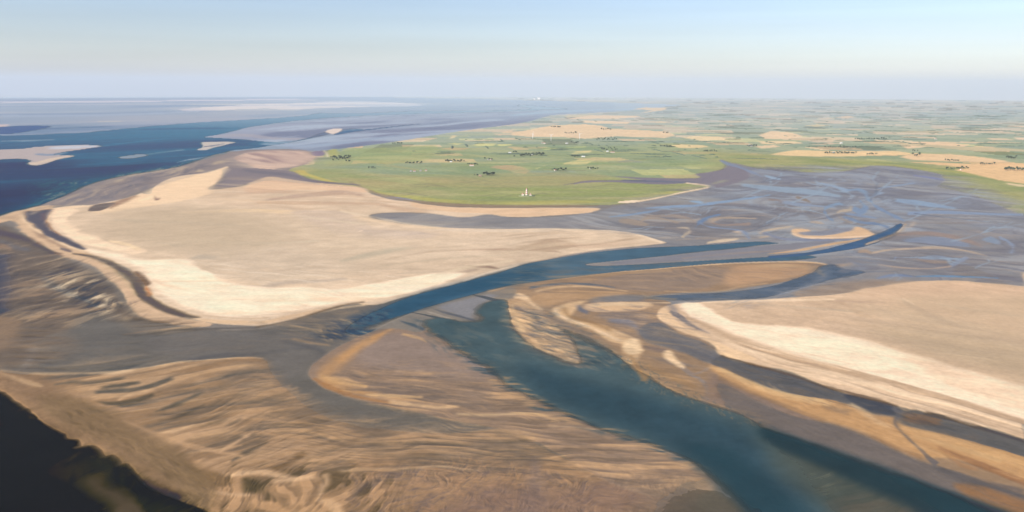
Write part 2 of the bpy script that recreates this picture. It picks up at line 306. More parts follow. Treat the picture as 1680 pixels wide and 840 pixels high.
    S([(850, 173, 3), (880, 176.5, 5), (930, 178.5, 2)], (140, 168, 198), 4, 1, cls=WATER, water=1)
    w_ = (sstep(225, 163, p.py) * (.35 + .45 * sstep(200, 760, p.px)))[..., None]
    for k in (p.col, p.bed): k[:] = k * (1 - w_) + np.array((190, 205, 219)) / 255 * w_  # haze grey painted over far flats and water, stronger towards the right
    # ---------------- farmland and salt marsh
    p.farmland([(870, 199), (905, 189), (960, 186), (1010, 183), (1060, 179.5), (1120, 172), (1000, 168), (860, 164.5), (700, 161), (560, 158.5), (560, 140), (2700, 140), (2700, 700), (1760, 386),
       (1680, 353), (1660, 347), (1630, 334), (1600, 322), (1570, 313), (1535, 306), (1550, 297), (1540, 285), (1500, 277.5), (1460, 272), (1430, 272), (1400, 278), (1372, 283.5), (1340, 283), (1300, 281), (1260, 278), (1240, 276), (1204, 267), (1184, 262), (1190, 270), (1188, 278), (1170, 284), (1158, 291), (1150, 300),
       (1135, 303), (1166, 305), (1160, 308), (1130, 315), (1100, 321.5), (1070, 327), (1040, 332), (1000, 336.5), (960, 337), (900, 338), (850, 339.5), (800, 339.5), (750, 338), (700, 333), (650, 327), (625, 321), (605, 315), (594, 308.5), (560, 306), (530, 303), (510, 296), (488, 289), (472, 283), (480, 276), (500, 270), (512, 262), (530, 256), (531, 248), (545, 245.5), (580, 241.5), (620, 236.5), (660, 231), (700, 224.5), (740, 217.5), (780, 212), (820, 207), (848, 203)])
    # ---------------- mud flats on the right
    MF = (147, 142, 144)
    P([(610, 355), (640, 349), (700, 350), (800, 352), (850, 357), (920, 355), (980, 348), (1000, 340), (1040, 334), (1100, 322), (1160, 308), (1166, 300), (1158, 292), (1190, 284), (1200, 268), (1240, 276), (1300, 281), (1370, 284), (1400, 279), (1430, 273), (1460, 273), (1500, 278), (1540, 285), (1550, 297), (1536, 306),
       (1570, 313), (1600, 322), (1630, 334), (1680, 354), (1780, 392), (2700, 750), (2700, 1100), (1680, 480), (1560, 466), (1450, 480), (1340, 490), (1100, 500), (860, 480), (860, 440), (960, 412), (1060, 404), (1085, 397), (1050, 388), (980, 379), (840, 376), (740, 374), (660, 366)], MF, 4, 6, cls=MUD, wet=.75, hgt=.3)
    R([(900, 350), (1200, 300), (1500, 290), (1800, 400), (1700, 470), (1400, 440), (1000, 390)], (1, .04), 13, 5, ((124, 122, 130), (178, 170, 162)), .6, sharp=1.3, seed=21)
    R([(1150, 300), (1250, 275), (1540, 285), (1800, 400), (1300, 360)], (1, .18), 9, 4, ((122, 122, 136), (172, 172, 182)), .7, sharp=1.3, seed=22)
    R([(1050, 330), (1300, 300), (1500, 310), (1680, 400), (1500, 440), (1100, 380)], (1, .0), 10, 5, ((146, 130, 122), (162, 176, 196)), .55, sharp=1.3, seed=24, warp=1.3)
    M = [
     ([(900, 350), (1060, 335), (1200, 300), (1500, 285), (1700, 370), (1700, 465), (1450, 455), (1250, 395), (1000, 390)], (1, .05), 5, 4, ((122, 118, 126), (182, 180, 184)), .55),
     ([(1100, 350), (1300, 320), (1480, 330), (1460, 400), (1200, 395)], (1, -.1), 5, 3.5, ((130, 122, 126), (170, 180, 196)), .6),
     ([(1380, 400), (1700, 380), (1700, 460), (1400, 458)], (1, .03), 4, 5, ((118, 112, 122), (170, 152, 142)), .5),
     ([(1050, 350), (1300, 345), (1420, 380), (1240, 395), (1080, 390)], (1, -.05), 4, 4, ((124, 118, 122), (186, 164, 146)), .5),
     ([(1200, 275), (1540, 285), (1640, 340), (1300, 330)], (1, .1), 3, 4, ((122, 120, 134), (158, 164, 180)), .5),
     ]
    for i, (pl, d, wl, asp, cc, a) in enumerate(M): R(pl, d, wl, asp, cc, a, sharp=1.3, seed=600 + i * 7, warp=2.2)
    # brown dark strip under marsh (sheltered muddy edge)
    S([(575, 300, 2), (610, 315, 3), (640, 323, 5), (680, 330, 4), (720, 336, 7), (800, 340, 6), (860, 340, 4), (960, 339, 2)], (146, 126, 112), 4, 3, cls=MUD, a=.9)
    S([(632, 324, 2), (650, 326, 4), (672, 328, 3), (690, 332, 1)], (136, 142, 168), 3, 3)
    # creek inlet in marsh
    P([(1010, 290), (1060, 292), (1110, 293), (1150, 292), (1142, 286), (1170, 282), (1190, 276), (1205, 270), (1230, 290), (1180, 308), (1166, 303), (1130, 301), (1090, 302.5), (1050, 301), (1000, 299), (960, 300), (940, 303), (960, 297), (1000, 296), (1060, 297), (1040, 294)], (140, 130, 138), 3, 3, cls=MUD, wet=.6)
    S([(1020, 296, 2.5), (1060, 297.5, 3), (1110, 299, 2.5), (1140, 299, 1)], (118, 118, 134), 3, 2)
    S([(1125, 300.5, 1.5), (1148, 303, 2.5), (1164, 306, 2.5), (1150, 310, 2), (1110, 318, 2), (1080, 325, 1.5), (1050, 330, 2.5), (1018, 332, 2.5)], (222, 202, 176), 3, 2, cls=SAND)
    S([(1015, 332, 2), (1030, 331, 3.5), (1046, 330, 3)], (232, 212, 188), 3, 2, cls=SAND)
    S([(1168, 302, 2), (1180, 299, 4), (1192, 296, 2)], (170, 166, 140), 5, 3, a=.8)
    # pools and creeks on the flats (bluish standing water)
    POOL = (158, 172, 190)
    for pts, c in [
        ([(1215, 303, 4), (1240, 306, 6), (1290, 311, 9), (1340, 316, 7), (1380, 322, 3)], POOL),
        ([(1255, 288, 2), (1268, 292, 4), (1280, 294, 2)], (164, 182, 204)),
        ([(1340, 300, 1.5), (1360, 304, 3), (1380, 309, 4.5), (1390, 313, 5)], (160, 176, 200)),
        ([(1358, 294, 2), (1366, 293, 3)], (166, 178, 198)),
        ([(1392, 312, 2), (1410, 311, 4), (1420, 318, 5), (1424, 326, 5), (1432, 334, 3)], (140, 160, 188)),
        ([(1428, 324, 2), (1440, 318, 3), (1448, 316, 2)], (160, 176, 200)),
        ([(1150, 336, 3), (1180, 332, 4.5), (1210, 328, 4), (1240, 324, 3), (1262, 320, 1.5)], (146, 170, 202)),
        ([(1060, 342, 1.5), (1100, 339, 3), (1140, 337, 4.5), (1170, 333, 3)], (146, 166, 196)),
        ([(1000, 356, 2), (1030, 353, 3.5), (1060, 348, 3), (1080, 345, 2)], (144, 162, 190)),
        ([(1130, 330, 2), (1146, 332, 5), (1156, 333, 3)], (156, 180, 208)),
        ([(1140, 375, 2), (1147, 366, 4), (1155, 360, 6), (1162, 356, 4), (1180, 352, 2)], (112, 134, 170)),
        ([(1148, 365, 2), (1164, 372, 3), (1200, 376, 2), (1218, 380, 5), (1230, 392, 5)], (140, 152, 180)),
        ([(1272, 330, 2), (1300, 334, 4), (1340, 338, 3), (1370, 340, 2)], (150, 160, 182)),
        ([(1352, 344, 3), (1362, 338, 4), (1376, 334, 4), (1384, 336, 3)], (140, 160, 188)),
        ([(1352, 346, 4), (1360, 358, 5), (1368, 362, 4)], (128, 146, 176)),
        ([(1382, 354, 4), (1392, 358, 6), (1410, 364, 5), (1440, 368, 5), (1458, 374, 3)], (126, 142, 172)),
        ([(1430, 334, 3), (1450, 346, 3), (1470, 356, 4), (1484, 362, 4)], (134, 150, 180)),
        ([(1400, 340, 6), (1412, 348, 9), (1420, 340, 6), (1410, 330, 3)], (134, 152, 182)),
        ([(1470, 328, 5), (1500, 332, 8), (1540, 338, 6), (1570, 342, 3)], (152, 170, 196)),
        ([(1490, 350, 5), (1540, 348, 5), (1600, 350, 4), (1680, 352, 3)], (146, 160, 188)),
        ([(1480, 395, 4), (1510, 393, 10), (1550, 396, 12), (1590, 402, 5)], (142, 148, 168)),
        ([(1612, 392, 4), (1626, 393, 10), (1640, 398, 6)], (148, 158, 178)),
        ([(1640, 390, 3), (1656, 397, 5), (1662, 406, 6), (1658, 416, 4)], (150, 160, 184)),
        ([(1508, 424, 3), (1530, 421, 7), (1560, 424, 3)], (144, 150, 168)),
        ([(1470, 420, 8), (1466, 428, 8)], (142, 150, 172)),
        ([(1560, 436, 3), (1574, 428, 4), (1586, 422, 3)], (146, 152, 172)),
        ([(1500, 454, 3), (1540, 453, 5), (1580, 454, 4), (1640, 456, 2)], (112, 146, 184)),
        ([(1440, 456, 3), (1470, 452, 5), (1500, 454, 3)], (130, 142, 172)),
        ([(1440, 358, 4), (1400, 352, 4), (1386, 350, 2)], (140, 154, 182)),
        ([(1250, 382, 3), (1300, 394, 4), (1400, 393, 2)], (140, 142, 162)),
        ([(1330, 385, 3), (1350, 382, 4), (1376, 376, 2)], (146, 148, 168)),
        ([(1500, 300, 2), (1470, 305, 2), (1440, 309, 1)], (146, 160, 186)),
        ([(1500, 288, 2), (1530, 292, 3), (1550, 296, 2)], (134, 134, 170)),
        ([(1182, 263, 2), (1192, 268, 4), (1215, 275, 3), (1236, 284, 2), (1250, 290, 1)], (140, 148, 172))]:
        S(pts, c, 3, 5, cls=WATER, wet=1, a=.9)
    # brownish / sandy streaks on the flats
    TAN = (206, 182, 158)
    for pts, c in [
        ([(1050, 364, 2), (1062, 358, 5), (1090, 360, 3), (1112, 366, 2)], (170, 152, 138)),
        ([(1016, 362, 5), (1036, 364, 9), (1060, 368, 5), (1064, 369, 1)], (166, 148, 134)),
        ([(1060, 355, 3), (1100, 353, 5), (1130, 358, 4), (1138, 364, 1)], (164, 148, 138)),
        ([(1110, 373, 2), (1128, 374, 4), (1131, 380, 6), (1122, 386, 6), (1120, 390, 5)], (198, 178, 158)),
        ([(1168, 366, 2), (1172, 360, 5), (1190, 357, 3), (1240, 358, 2)], (182, 160, 142)),
        ([(1168, 366, 3), (1190, 369, 4), (1230, 367, 4)], (160, 140, 130)),
        ([(1212, 385, 2), (1214, 381, 4), (1204, 380, 3)], (206, 180, 158)),
        ([(1160, 398, 3), (1185, 395, 5), (1212, 392, 3)], (226, 200, 172)),
        ([(1246, 384, 3), (1255, 379, 3), (1280, 375, 2.5), (1300, 372, 2)], TAN),
        ([(1246, 390, 3), (1262, 388, 2)], (190, 168, 148)),
        ([(1330, 364, 3), (1345, 366, 5), (1352, 368, 2)], (192, 170, 152)),
        ([(1372, 349, 4), (1382, 346, 4.5), (1394, 344, 3), (1396, 338, 1.5)], (196, 176, 156)),
        ([(1376, 354, 3), (1382, 360, 3), (1400, 366, 2.5)], (178, 160, 146)),
        ([(1308, 324, 3), (1320, 328, 4), (1328, 331, 2)], (148, 130, 116)),
        ([(1262, 328, 3), (1276, 329, 3), (1282, 332, 2)], (152, 134, 126)),
        ([(1430, 415, 3), (1460, 410, 3), (1490, 407.5, 3.5), (1530, 406, 4), (1570, 409, 3.5), (1600, 415, 3), (1620, 420, 1.5)], (196, 172, 152)),
        ([(1470, 386, 3), (1510, 383, 5), (1550, 386, 6), (1590, 396, 5), (1610, 404, 3)], (158, 138, 130)),
        ([(1440, 434, 3), (1480, 439, 3), (1530, 440, 2.5), (1560, 436, 2)], (184, 160, 144)),
        ([(1504, 425, 2), (1530, 429, 4), (1556, 430, 2)], (156, 138, 128)),
        ([(1490, 374, 2), (1498, 368, 3), (1500, 364, 3)], (196, 176, 160)),
        ([(1405, 414, 6), (1420, 412, 6), (1430, 416, 4)], (178, 154, 136)),
        ([(1370, 436, 5), (1390, 434, 5), (1400, 431, 3)], (172, 150, 134))]:
        S(pts, c, 4, 4, cls=MUD, wet=.25, a=.9)
    # lens bank by the narrows
    P([(1300, 380), (1306, 376), (1330, 378), (1325, 384), (1350, 387), (1390, 380), (1405, 373), (1420, 376), (1436, 384), (1442, 386), (1425, 389), (1380, 392), (1330, 391), (1308, 388)], (208, 178, 148), 3, 3, cls=SAND, wet=.1, hgt=1)
    P([(1312, 382), (1340, 380), (1372, 377), (1392, 374), (1396, 378), (1370, 384), (1340, 387), (1318, 386)], (148, 146, 156), 5, 3, a=.95, cls=MUD)
    S([(1300, 384, 2), (1320, 390.5, 2.4), (1370, 390.5, 2), (1430, 387, 2)], (226, 200, 174), 3, 2, cls=SAND)
    S([(1260, 416, 2), (1310, 411, 4), (1350, 404, 4), (1390, 397, 3), (1430, 389, 1.5)], (198, 168, 138), 4, 3, cls=SAND)
    # ---------------- grey band of wet mud left of the tidal river and brown spread below
    P([(-900, 900), (-60, 590), (40, 605), (60, 560), (20, 520), (18, 440), (-40, 380), (0, 366), (60, 395), (120, 430), (180, 455), (210, 490), (240, 520), (330, 540), (430, 540), (520, 515), (600, 496), (700, 478), (860, 440), (900, 500), (1000, 560), (1250, 520), (1500, 660), (1800, 760), (2600, 1100), (1700, 1300), (-900, 1300)], (126, 116, 108), 6, 0, cls=MUD, wet=.6, hgt=.3)
    # left beach strip between sea and sand
    P([(70, 337), (110, 321), (150, 303), (200, 290), (260, 280), (300, 272), (345, 259), (390, 248), (430, 245), (500, 246), (512, 258), (500, 270), (470, 278), (480, 287), (440, 292), (400, 300), (360, 290), (300, 292), (260, 303), (220, 318), (180, 333), (140, 336), (100, 337)], (152, 138, 136), 4, 4, cls=MUD, wet=.5, hgt=.4)
    S([(90, 334, 2), (150, 312, 4), (210, 290, 3), (260, 281.5, 2), (300, 274, 2)], (170, 154, 146), 5, 4, a=.8)
    R([(180, 300), (260, 282), (370, 262), (350, 282), (260, 302), (200, 326)], (1, -.35), 5, 5, ((124, 116, 122), (206, 180, 152)), .8, sharp=1.4, seed=31)
    R([(130, 310), (200, 292), (250, 300), (160, 330)], (1, -.45), 7, 6, ((116, 106, 110), (150, 138, 140)), .7, seed=32)
    # ---------------- great sandbank, left
    SD = (211, 190, 167)
    P([(82, 346), (100, 340), (150, 336.5), (170, 333), (200, 327), (230, 317), (245, 318), (258, 304), (272, 296), (300, 288), (345, 283), (374, 273), (366, 290), (352, 302), (346, 311), (400, 305), (440, 296), (480, 299), (520, 303), (560, 306), (590, 308), (606, 316), (640, 327), (676, 331), (700, 336), (760, 340.5), (850, 341), (960, 341), (985, 343), (960, 350), (900, 354), (840, 357), (800, 352), (760, 357), (700, 350), (640, 349), (606, 354), (640, 364), (720, 373), (800, 376), (900, 375), (960, 377), (1010, 379), (1050, 385), (1080, 394), (1092, 399), (1060, 403),
       (1010, 408), (960, 414), (900, 425), (860, 433), (820, 446), (780, 457), (740, 467), (700, 477), (660, 489), (620, 500), (580, 499), (540, 507), (500, 520), (470, 527), (430, 535), (400, 534), (360, 532), (320, 525), (290, 514), (262, 500), (240, 482), (232, 462), (210, 442), (180, 428), (150, 418), (128, 407), (100, 392), (84, 378), (76, 362)], SD, 3, 4, cls=SAND, wet=.05, hgt=1.4)
    p.mottle([(100, 345), (400, 300), (900, 350), (1080, 395), (800, 455), (440, 530), (250, 480), (90, 370)], 160, .10, 61, aniso=(1, 1.6))
    p.mottle([(100, 345), (400, 300), (900, 350), (1080, 395), (800, 455), (440, 530), (250, 480), (90, 370)], 30, .06, 62)
    # lobe behind, towards the marsh
    P([(400, 252), (440, 247), (500, 248), (512, 254), (516, 260), (505, 266), (490, 272), (460, 276), (430, 278), (400, 268), (385, 262)], (200, 178, 166), 14, 6, cls=SAND, wet=.1, hgt=1)
    R([(390, 250), (510, 248), (515, 266), (430, 280), (385, 266)], (1, .08), 6, 5, ((150, 132, 134), (224, 196, 174)), .8, sharp=1.2, seed=33)
    P([(420, 289), (450, 287), (520, 299), (590, 307), (600, 316), (560, 314), (480, 312), (420, 318), (400, 310)], (218, 188, 162), 4, 4)
    P([(366, 280), (372, 276), (400, 276), (430, 277), (480, 282), (500, 292), (520, 300), (480, 295), (440, 290), (410, 300), (390, 306), (360, 308), (350, 310), (356, 302), (364, 292)], (142, 130, 134), 4, 4, cls=MUD, wet=.5)
    S([(366, 278, 2), (366, 290, 6), (356, 302, 6), (350, 308, 4)], (120, 112, 114), 5, 3, a=.8)
    S([(400, 280, 4), (440, 284, 5), (480, 288, 5), (520, 298, 4), (590, 304, 2)], (128, 120, 128), 5, 3)
    # brownish bands crossing upper bank
    S([(440, 328, 3), (500, 321, 7), (560, 316, 8), (600, 322, 5)], (178, 156, 142), 7, 6, a=.85)
    S([(420, 333, 3), (480, 333, 6), (560, 334, 5), (620, 335, 3), (660, 344, 6), (700, 348, 4)], (190, 164, 142), 8, 6, a=.8)
    S([(380, 318, 3), (420, 317, 4), (480, 315, 3)], (190, 164, 144), 8, 6, a=.6)
    R([(280, 300), (440, 292), (600, 318), (740, 350), (700, 350), (560, 345), (340, 330)], (1, .06), 9, 8, ((182, 156, 136), (228, 200, 168)), .7, seed=34)
    P([(676, 331), (700, 336), (760, 341), (850, 342), (960, 342), (983, 344), (958, 350), (900, 354), (840, 356), (800, 351), (740, 348), (680, 340)], (218, 188, 158), 4, 3)
    P([(150, 338), (200, 330), (260, 306), (310, 291), (370, 276), (362, 292), (348, 308), (345, 318), (300, 330), (220, 342), (160, 352)], (236, 208, 176), 6, 4, a=.9)
    S([(300, 350, 3), (360, 347, 5), (420, 346, 6), (520, 352, 5), (600, 360, 4), (640, 368, 3), (720, 376, 2.5)], (228, 202, 168), 7, 5, a=.75)
    S([(560, 345, 1.5), (600, 360, 3), (650, 370, 3), (700, 374, 2)], (228, 204, 176), 4, 4, a=.8)
    P([(480, 350), (560, 348), (600, 368), (650, 378), (720, 383), (690, 392), (600, 392), (540, 380)], (202, 184, 168), 12, 10, a=.8)
    P([(585, 375), (620, 378), (680, 380), (700, 384), (640, 388), (600, 386)], (186, 172, 164), 6, 8, a=.7)
    S([(588, 380, 2), (596, 379, 2)], (236, 216, 194), 2, 2)
    S([(700, 378, 3), (800, 379, 3), (900, 380, 2)], (220, 204, 186), 6, 4, a=.7)
    R([(480, 360), (900, 385), (900, 440), (600, 470), (400, 440)], (1, -.08), 12, 7, ((178, 160, 140), (226, 206, 184)), .5, seed=36)
    # grey wet hollow streaks
    S([(560, 432, 3), (580, 425, 6), (620, 416, 6), (660, 410, 4)], (178, 168, 152), 8, 6, a=.7)
    S([(436, 470, 4), (470, 464, 7), (520, 462, 4), (566, 458, 3)], (164, 152, 144), 7, 5, a=.7)
    S([(500, 444, 2), (560, 440, 3), (640, 426, 2), (700, 414, 2)], (190, 172, 154), 6, 5, a=.6)
    S([(640, 451, 2), (680, 448, 2.5), (740, 446, 1.5)], (188, 172, 154), 5, 4, a=.6)
    S([(640, 424, 1), (700, 415, 2), (760, 411, 2), (840, 410, 3), (900, 412, 2), (920, 415, 1)], (164, 140, 122), 5, 4, a=.8)
    P([(850, 408), (870, 400), (900, 392), (935, 396), (948, 404), (920, 410), (890, 413)], (176, 154, 132), 9, 8, a=.9)
    P([(900, 395), (960, 400), (1040, 396), (1010, 404), (950, 408)], (196, 170, 148), 8, 6, a=.6)
    S([(770, 437, 2), (800, 438, 4), (816, 441, 3), (818, 444, 2)], (146, 126, 112), 4, 3)
    S([(744, 448, 1), (764, 446, 4), (784, 443, 3)], (170, 152, 136), 4, 3, a=.8)
    S([(880, 376, 2), (960, 377.5, 3), (1010, 380, 3), (1050, 387, 3), (1086, 398, 3)], (228, 208, 184), 3, 3)
    # bright dry rim
    P([(250, 350), (420, 352), (640, 392), (760, 410), (640, 440), (540, 462), (430, 466), (350, 446), (310, 424), (230, 386)], (204, 186, 164), 60, 15, a=.6)
    P([(330, 400), (500, 410), (560, 440), (430, 460), (340, 430)], (198, 182, 164), 40, 15, a=.5)
    BR = (249, 227, 202)
    P([(130, 407), (170, 413), (200, 418), (240, 427), (300, 426), (322, 438), (345, 452), (380, 466), (430, 474), (500, 472), (545, 475), (600, 468), (660, 458), (720, 448), (764, 450), (700, 472), (640, 487), (592, 492), (540, 501), (480, 510), (440, 516), (400, 520), (350, 518), (312, 508), (284, 496), (258, 480), (247, 466), (238, 450), (212, 434), (180, 421), (150, 414)], BR, 7, 8, cls=SAND)
    P([(84, 350), (100, 343), (130, 345), (110, 360), (130, 378), (160, 392), (200, 404), (236, 410), (220, 418), (170, 408), (140, 402), (112, 388), (88, 372)], (240, 214, 186), 6, 6)
    S([(180, 396, 3), (210, 402, 6), (228, 409, 3)], (244, 218, 180), 5, 4, a=.7)
    S([(84, 345, 4), (120, 340, 5), (146, 338, 3)], (238, 210, 180), 4, 3)
    R([(140, 420), (300, 440), (500, 490), (760, 452), (640, 490), (400, 525), (280, 505)], (1, -.02), 6, 9, ((226, 198, 168), (255, 236, 214)), .6, seed=38)
    S([(760, 462, 2), (800, 448, 3), (850, 436, 2)], (242, 216, 186), 4, 3)
    S([(252, 460, 3), (268, 468, 3), (282, 470, 2)], (214, 188, 162), 5, 5, a=.7)
    # lower flank tan
    S([(300, 520, 4), (340, 527, 6), (400, 530, 7), (440, 529, 6), (490, 518, 6), (540, 508, 4), (600, 500, 2)], (212, 184, 154), 6, 5)
    S([(330, 518, 1), (400, 524, 1.3), (440, 522, 1)], (184, 158, 132), 4, 4, a=.7)
    S([(420, 537, 3), (460, 531, 3), (500, 520, 3), (560, 502, 3), (596, 496, 2)], (124, 108, 92), 5, 4)
    # dark notch by the beach
    P([(144, 345), (152, 338), (165, 335), (190, 333), (180, 340), (165, 346), (150, 347)], (112, 98, 94), 4, 3, cls=MUD, wet=.6)
    S([(180, 340, 6), (200, 331, 7), (225, 321, 4)], (150, 124, 108), 6, 4, a=.9)
    S([(252, 320, 1), (256, 327, 4), (262, 326, 2)], (150, 128, 116), 4, 3)
    S([(226, 330, 2), (246, 325, 6), (254, 318, 4)], (246, 218, 184), 4, 3)
    # ---------------- spit and channel at the far left
    P([(-200, 420), (0, 354), (40, 344), (70, 338), (86, 339), (80, 350), (84, 368), (100, 392), (128, 408), (180, 432), (232, 466), (258, 500), (300, 520), (350, 531), (330, 537), (280, 532), (240, 524), (215, 508), (200, 480), (180, 460), (150, 436), (128, 428), (100, 420), (60, 398), (30, 378), (0, 366), (-200, 450)], (206, 178, 150), 4, 5, cls=SAND, wet=.1, hgt=1)
    S([(-40, 356, 2), (0, 357, 5), (28, 358, 5), (20, 364, 3)], (168, 146, 126), 6, 5, a=.7)
    S([(20, 355, 4), (60, 343, 2), (100, 337, 2)], (182, 160, 140), 4, 4, a=.7)
    S([(36, 352, 8), (46, 368, 7), (66, 382, 6), (90, 395, 5), (118, 406, 4), (140, 412, 5)], (226, 200, 170), 4, 4)
    P([(40, 354), (44, 347), (62, 346), (82, 344), (80, 350), (76, 362), (86, 378), (112, 392), (140, 407), (132, 409), (104, 398), (80, 388), (60, 374), (48, 364)], (96, 88, 96), 4, 4, cls=WATER, wet=.9, hgt=-.2)
    S([(70, 350, 4), (74, 362, 5), (84, 376, 3), (100, 386, 2)], (128, 98, 84), 4, 3, a=.8)
    S([(50, 345, 3), (60, 346, 4), (50, 352, 2)], (196, 174, 150), 4, 3, a=.8)
    S([(52, 378, 2), (66, 386, 4), (84, 396, 5), (100, 404, 5), (116, 412, 4)], (158, 134, 116), 5, 4, a=.85)
    S([(98, 408, 4), (110, 411, 5), (118, 413, 3)], (120, 110, 112), 4, 4, a=.9)
    S([(120, 416.5, 2), (145, 420, 4), (175, 430, 8), (200, 444, 12), (218, 458, 16), (226, 468, 20), (236, 484, 14), (256, 499, 13), (285, 512, 11), (312, 519, 7), (330, 521, 2)], (104, 90, 78), 4, 4, cls=MUD, wet=.8, hgt=-.1)
    P([(222, 446), (234, 452), (247, 465), (238, 470), (226, 462)], (110, 92, 80), 3, 3)
    S([(238, 472, 6), (244, 478, 7), (244, 486, 4)], (168, 118, 84), 4, 3, a=.9)
    S([(150, 428, 5), (180, 446, 8), (204, 470, 10), (222, 496, 8), (250, 512, 6)], (206, 176, 148), 8, 4, a=.7)
    S([(168, 434, 2), (196, 450, 3), (214, 470, 3), (222, 484, 2)], (186, 166, 134), 6, 4, a=.7)
    # ---------------- dark ripple field outside the spit
    P([(-100, 400), (0, 372), (30, 386), (60, 404), (100, 425), (150, 446), (178, 468), (196, 492), (214, 516), (190, 530), (120, 540), (60, 560), (30, 600), (-40, 590), (-200, 560)], (118, 104, 94), 8, 6, cls=MUD, wet=.6)
    S([(-40, 376, 8), (0, 382, 10), (40, 392, 9), (80, 412, 7), (100, 418, 4)], (92, 80, 80), 6, 5, a=.9)
    S([(0, 396, 6), (20, 404, 8), (50, 410, 6)], (112, 112, 122), 8, 5, a=.7)
    S([(-40, 405, 10), (5, 404, 8), (18, 410, 4)], (166, 134, 108), 6, 5, a=.8)
    P([(-200, 420), (0, 416), (12, 430), (18, 460), (20, 480), (12, 500), (0, 516), (-200, 560)], (68, 68, 86), 12, 5, a=.95, cls=WATER)
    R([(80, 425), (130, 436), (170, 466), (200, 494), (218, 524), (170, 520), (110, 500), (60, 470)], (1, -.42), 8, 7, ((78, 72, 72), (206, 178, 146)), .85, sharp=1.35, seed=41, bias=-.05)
    R([(15, 420), (80, 430), (130, 470), (160, 510), (60, 530), (20, 500)], (1, -.15), 9, 5, ((94, 86, 84), (178, 146, 118)), .75, sharp=1.3, seed=42)
    R([(20, 490), (100, 500), (110, 540), (90, 590), (20, 600)], (1, .0), 7, 6, ((92, 82, 76), (182, 152, 124)), .7, sharp=1.3, seed=43)
    S([(70, 456, 5), (96, 474, 6), (120, 484, 5), (146, 494, 5), (160, 504, 3)], (108, 112, 116), 6, 4, a=.85)
    P([(-100, 530), (0, 520), (40, 528), (30, 556), (6, 574), (-100, 590)], (152, 126, 104), 10, 8, a=.9)
    S([(190, 505, 3), (214, 520, 5), (240, 526, 3), (280, 530, 2)], (104, 88, 76), 6, 5, a=.8)
    R([(200, 515), (300, 525), (330, 540), (260, 552), (210, 545)], (1, -.1), 6, 7, ((98, 88, 80), (196, 164, 132)), .7, seed=45)
    # ---------------- grey mud plain, middle left
    P([(60, 600), (120, 575), (110, 545), (130, 520), (160, 512), (200, 530), (240, 548), (300, 545), (380, 542), (440, 540), (520, 530), (560, 545), (560, 560), (530, 580), (508, 605), (512, 625), (540, 643), (600, 660), (680, 676), (720, 690), (700, 702), (620, 700), (560, 690), (500, 660), (450, 615), (430, 592), (380, 590), (300, 598), (200, 607), (100, 610)], (116, 110, 106), 12, 8, cls=MUD, wet=.8, hgt=.1)
    p.mottle([(60, 600), (130, 520), (440, 540), (560, 545), (508, 605), (700, 690), (560, 690), (430, 592)], 60, .07, 64)
    S([(190, 548, 2), (220, 550, 5), (262, 546, 4), (300, 541, 3), (420, 538, 3)], (98, 92, 88), 6, 5, a=.7)
    S([(200, 549, 2), (230, 545, 3), (260, 538, 2)], (150, 124, 104), 5, 4, a=.7)
    R([(30, 540), (130, 550), (120, 600), (30, 608)], (1, 0), 7, 7, ((96, 86, 80), (140, 118, 100)), .7, seed=46)
    P([(235, 560), (320, 545), (430, 545), (520, 560), (500, 610), (440, 620), (420, 585), (300, 590)], (124, 117, 114), 20, 10, a=.7)
    S([(300, 592, 6), (360, 583, 8), (420, 580, 5), (500, 570, 6), (530, 575, 6)], (98, 96, 100), 10, 8, a=.6)
    S([(470, 562, 3), (510, 570, 6), (530, 580, 8), (520, 590, 5)], (94, 92, 96), 8, 6, a=.7)
    R([(480, 530), (560, 530), (570, 550), (540, 566), (480, 558)], (1, .1), 6, 7, ((96, 92, 96), (196, 164, 130)), .7, seed=47)
    S([(480, 556, 3), (510, 562, 4), (540, 566, 3)], (180, 148, 116), 5, 4, a=.8)
    # ---------------- rippled ochre plain along the bottom
    OC = (152, 126, 102)
    P([(-900, 560), (-100, 590), (0, 608), (60, 614), (160, 612), (240, 604), (300, 595), (360, 589), (430, 588), (450, 620), (500, 665), (560, 694), (640, 706), (740, 712), (840, 706), (900, 740), (1000, 780), (1060, 800), (1100, 850), (1100, 1300), (-900, 1300)], OC, 10, 6, cls=SAND, wet=.4, hgt=.6)
    P([(420, 595), (470, 630), (540, 680), (640, 706), (740, 716), (840, 700), (900, 722), (880, 760), (760, 765), (620, 745), (520, 720), (440, 680), (380, 640), (370, 610)], (126, 114, 106), 25, 15, a=.9, wet=.7)
    P([(0, 612), (60, 616), (120, 640), (170, 668), (230, 700), (300, 740), (340, 790), (350, 830), (280, 800), (220, 760), (160, 720), (100, 690), (40, 655), (0, 632)], (136, 114, 96), 14, 10, a=.8)
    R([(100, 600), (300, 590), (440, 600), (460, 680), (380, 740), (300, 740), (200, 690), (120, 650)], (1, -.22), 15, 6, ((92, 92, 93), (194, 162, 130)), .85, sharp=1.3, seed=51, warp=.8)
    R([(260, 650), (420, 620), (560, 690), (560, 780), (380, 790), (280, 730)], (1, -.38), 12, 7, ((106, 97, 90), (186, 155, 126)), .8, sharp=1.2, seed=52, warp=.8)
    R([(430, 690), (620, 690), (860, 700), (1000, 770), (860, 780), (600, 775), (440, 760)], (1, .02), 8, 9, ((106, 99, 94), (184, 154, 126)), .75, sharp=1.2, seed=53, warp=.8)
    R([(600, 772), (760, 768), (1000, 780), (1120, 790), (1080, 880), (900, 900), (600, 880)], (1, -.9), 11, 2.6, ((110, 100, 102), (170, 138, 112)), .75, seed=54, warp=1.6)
    R([(700, 760), (900, 770), (940, 880), (700, 880)], (1, -1.4), 8, 2.5, ((106, 96, 98), (172, 138, 112)), .6, seed=154, warp=1.6)
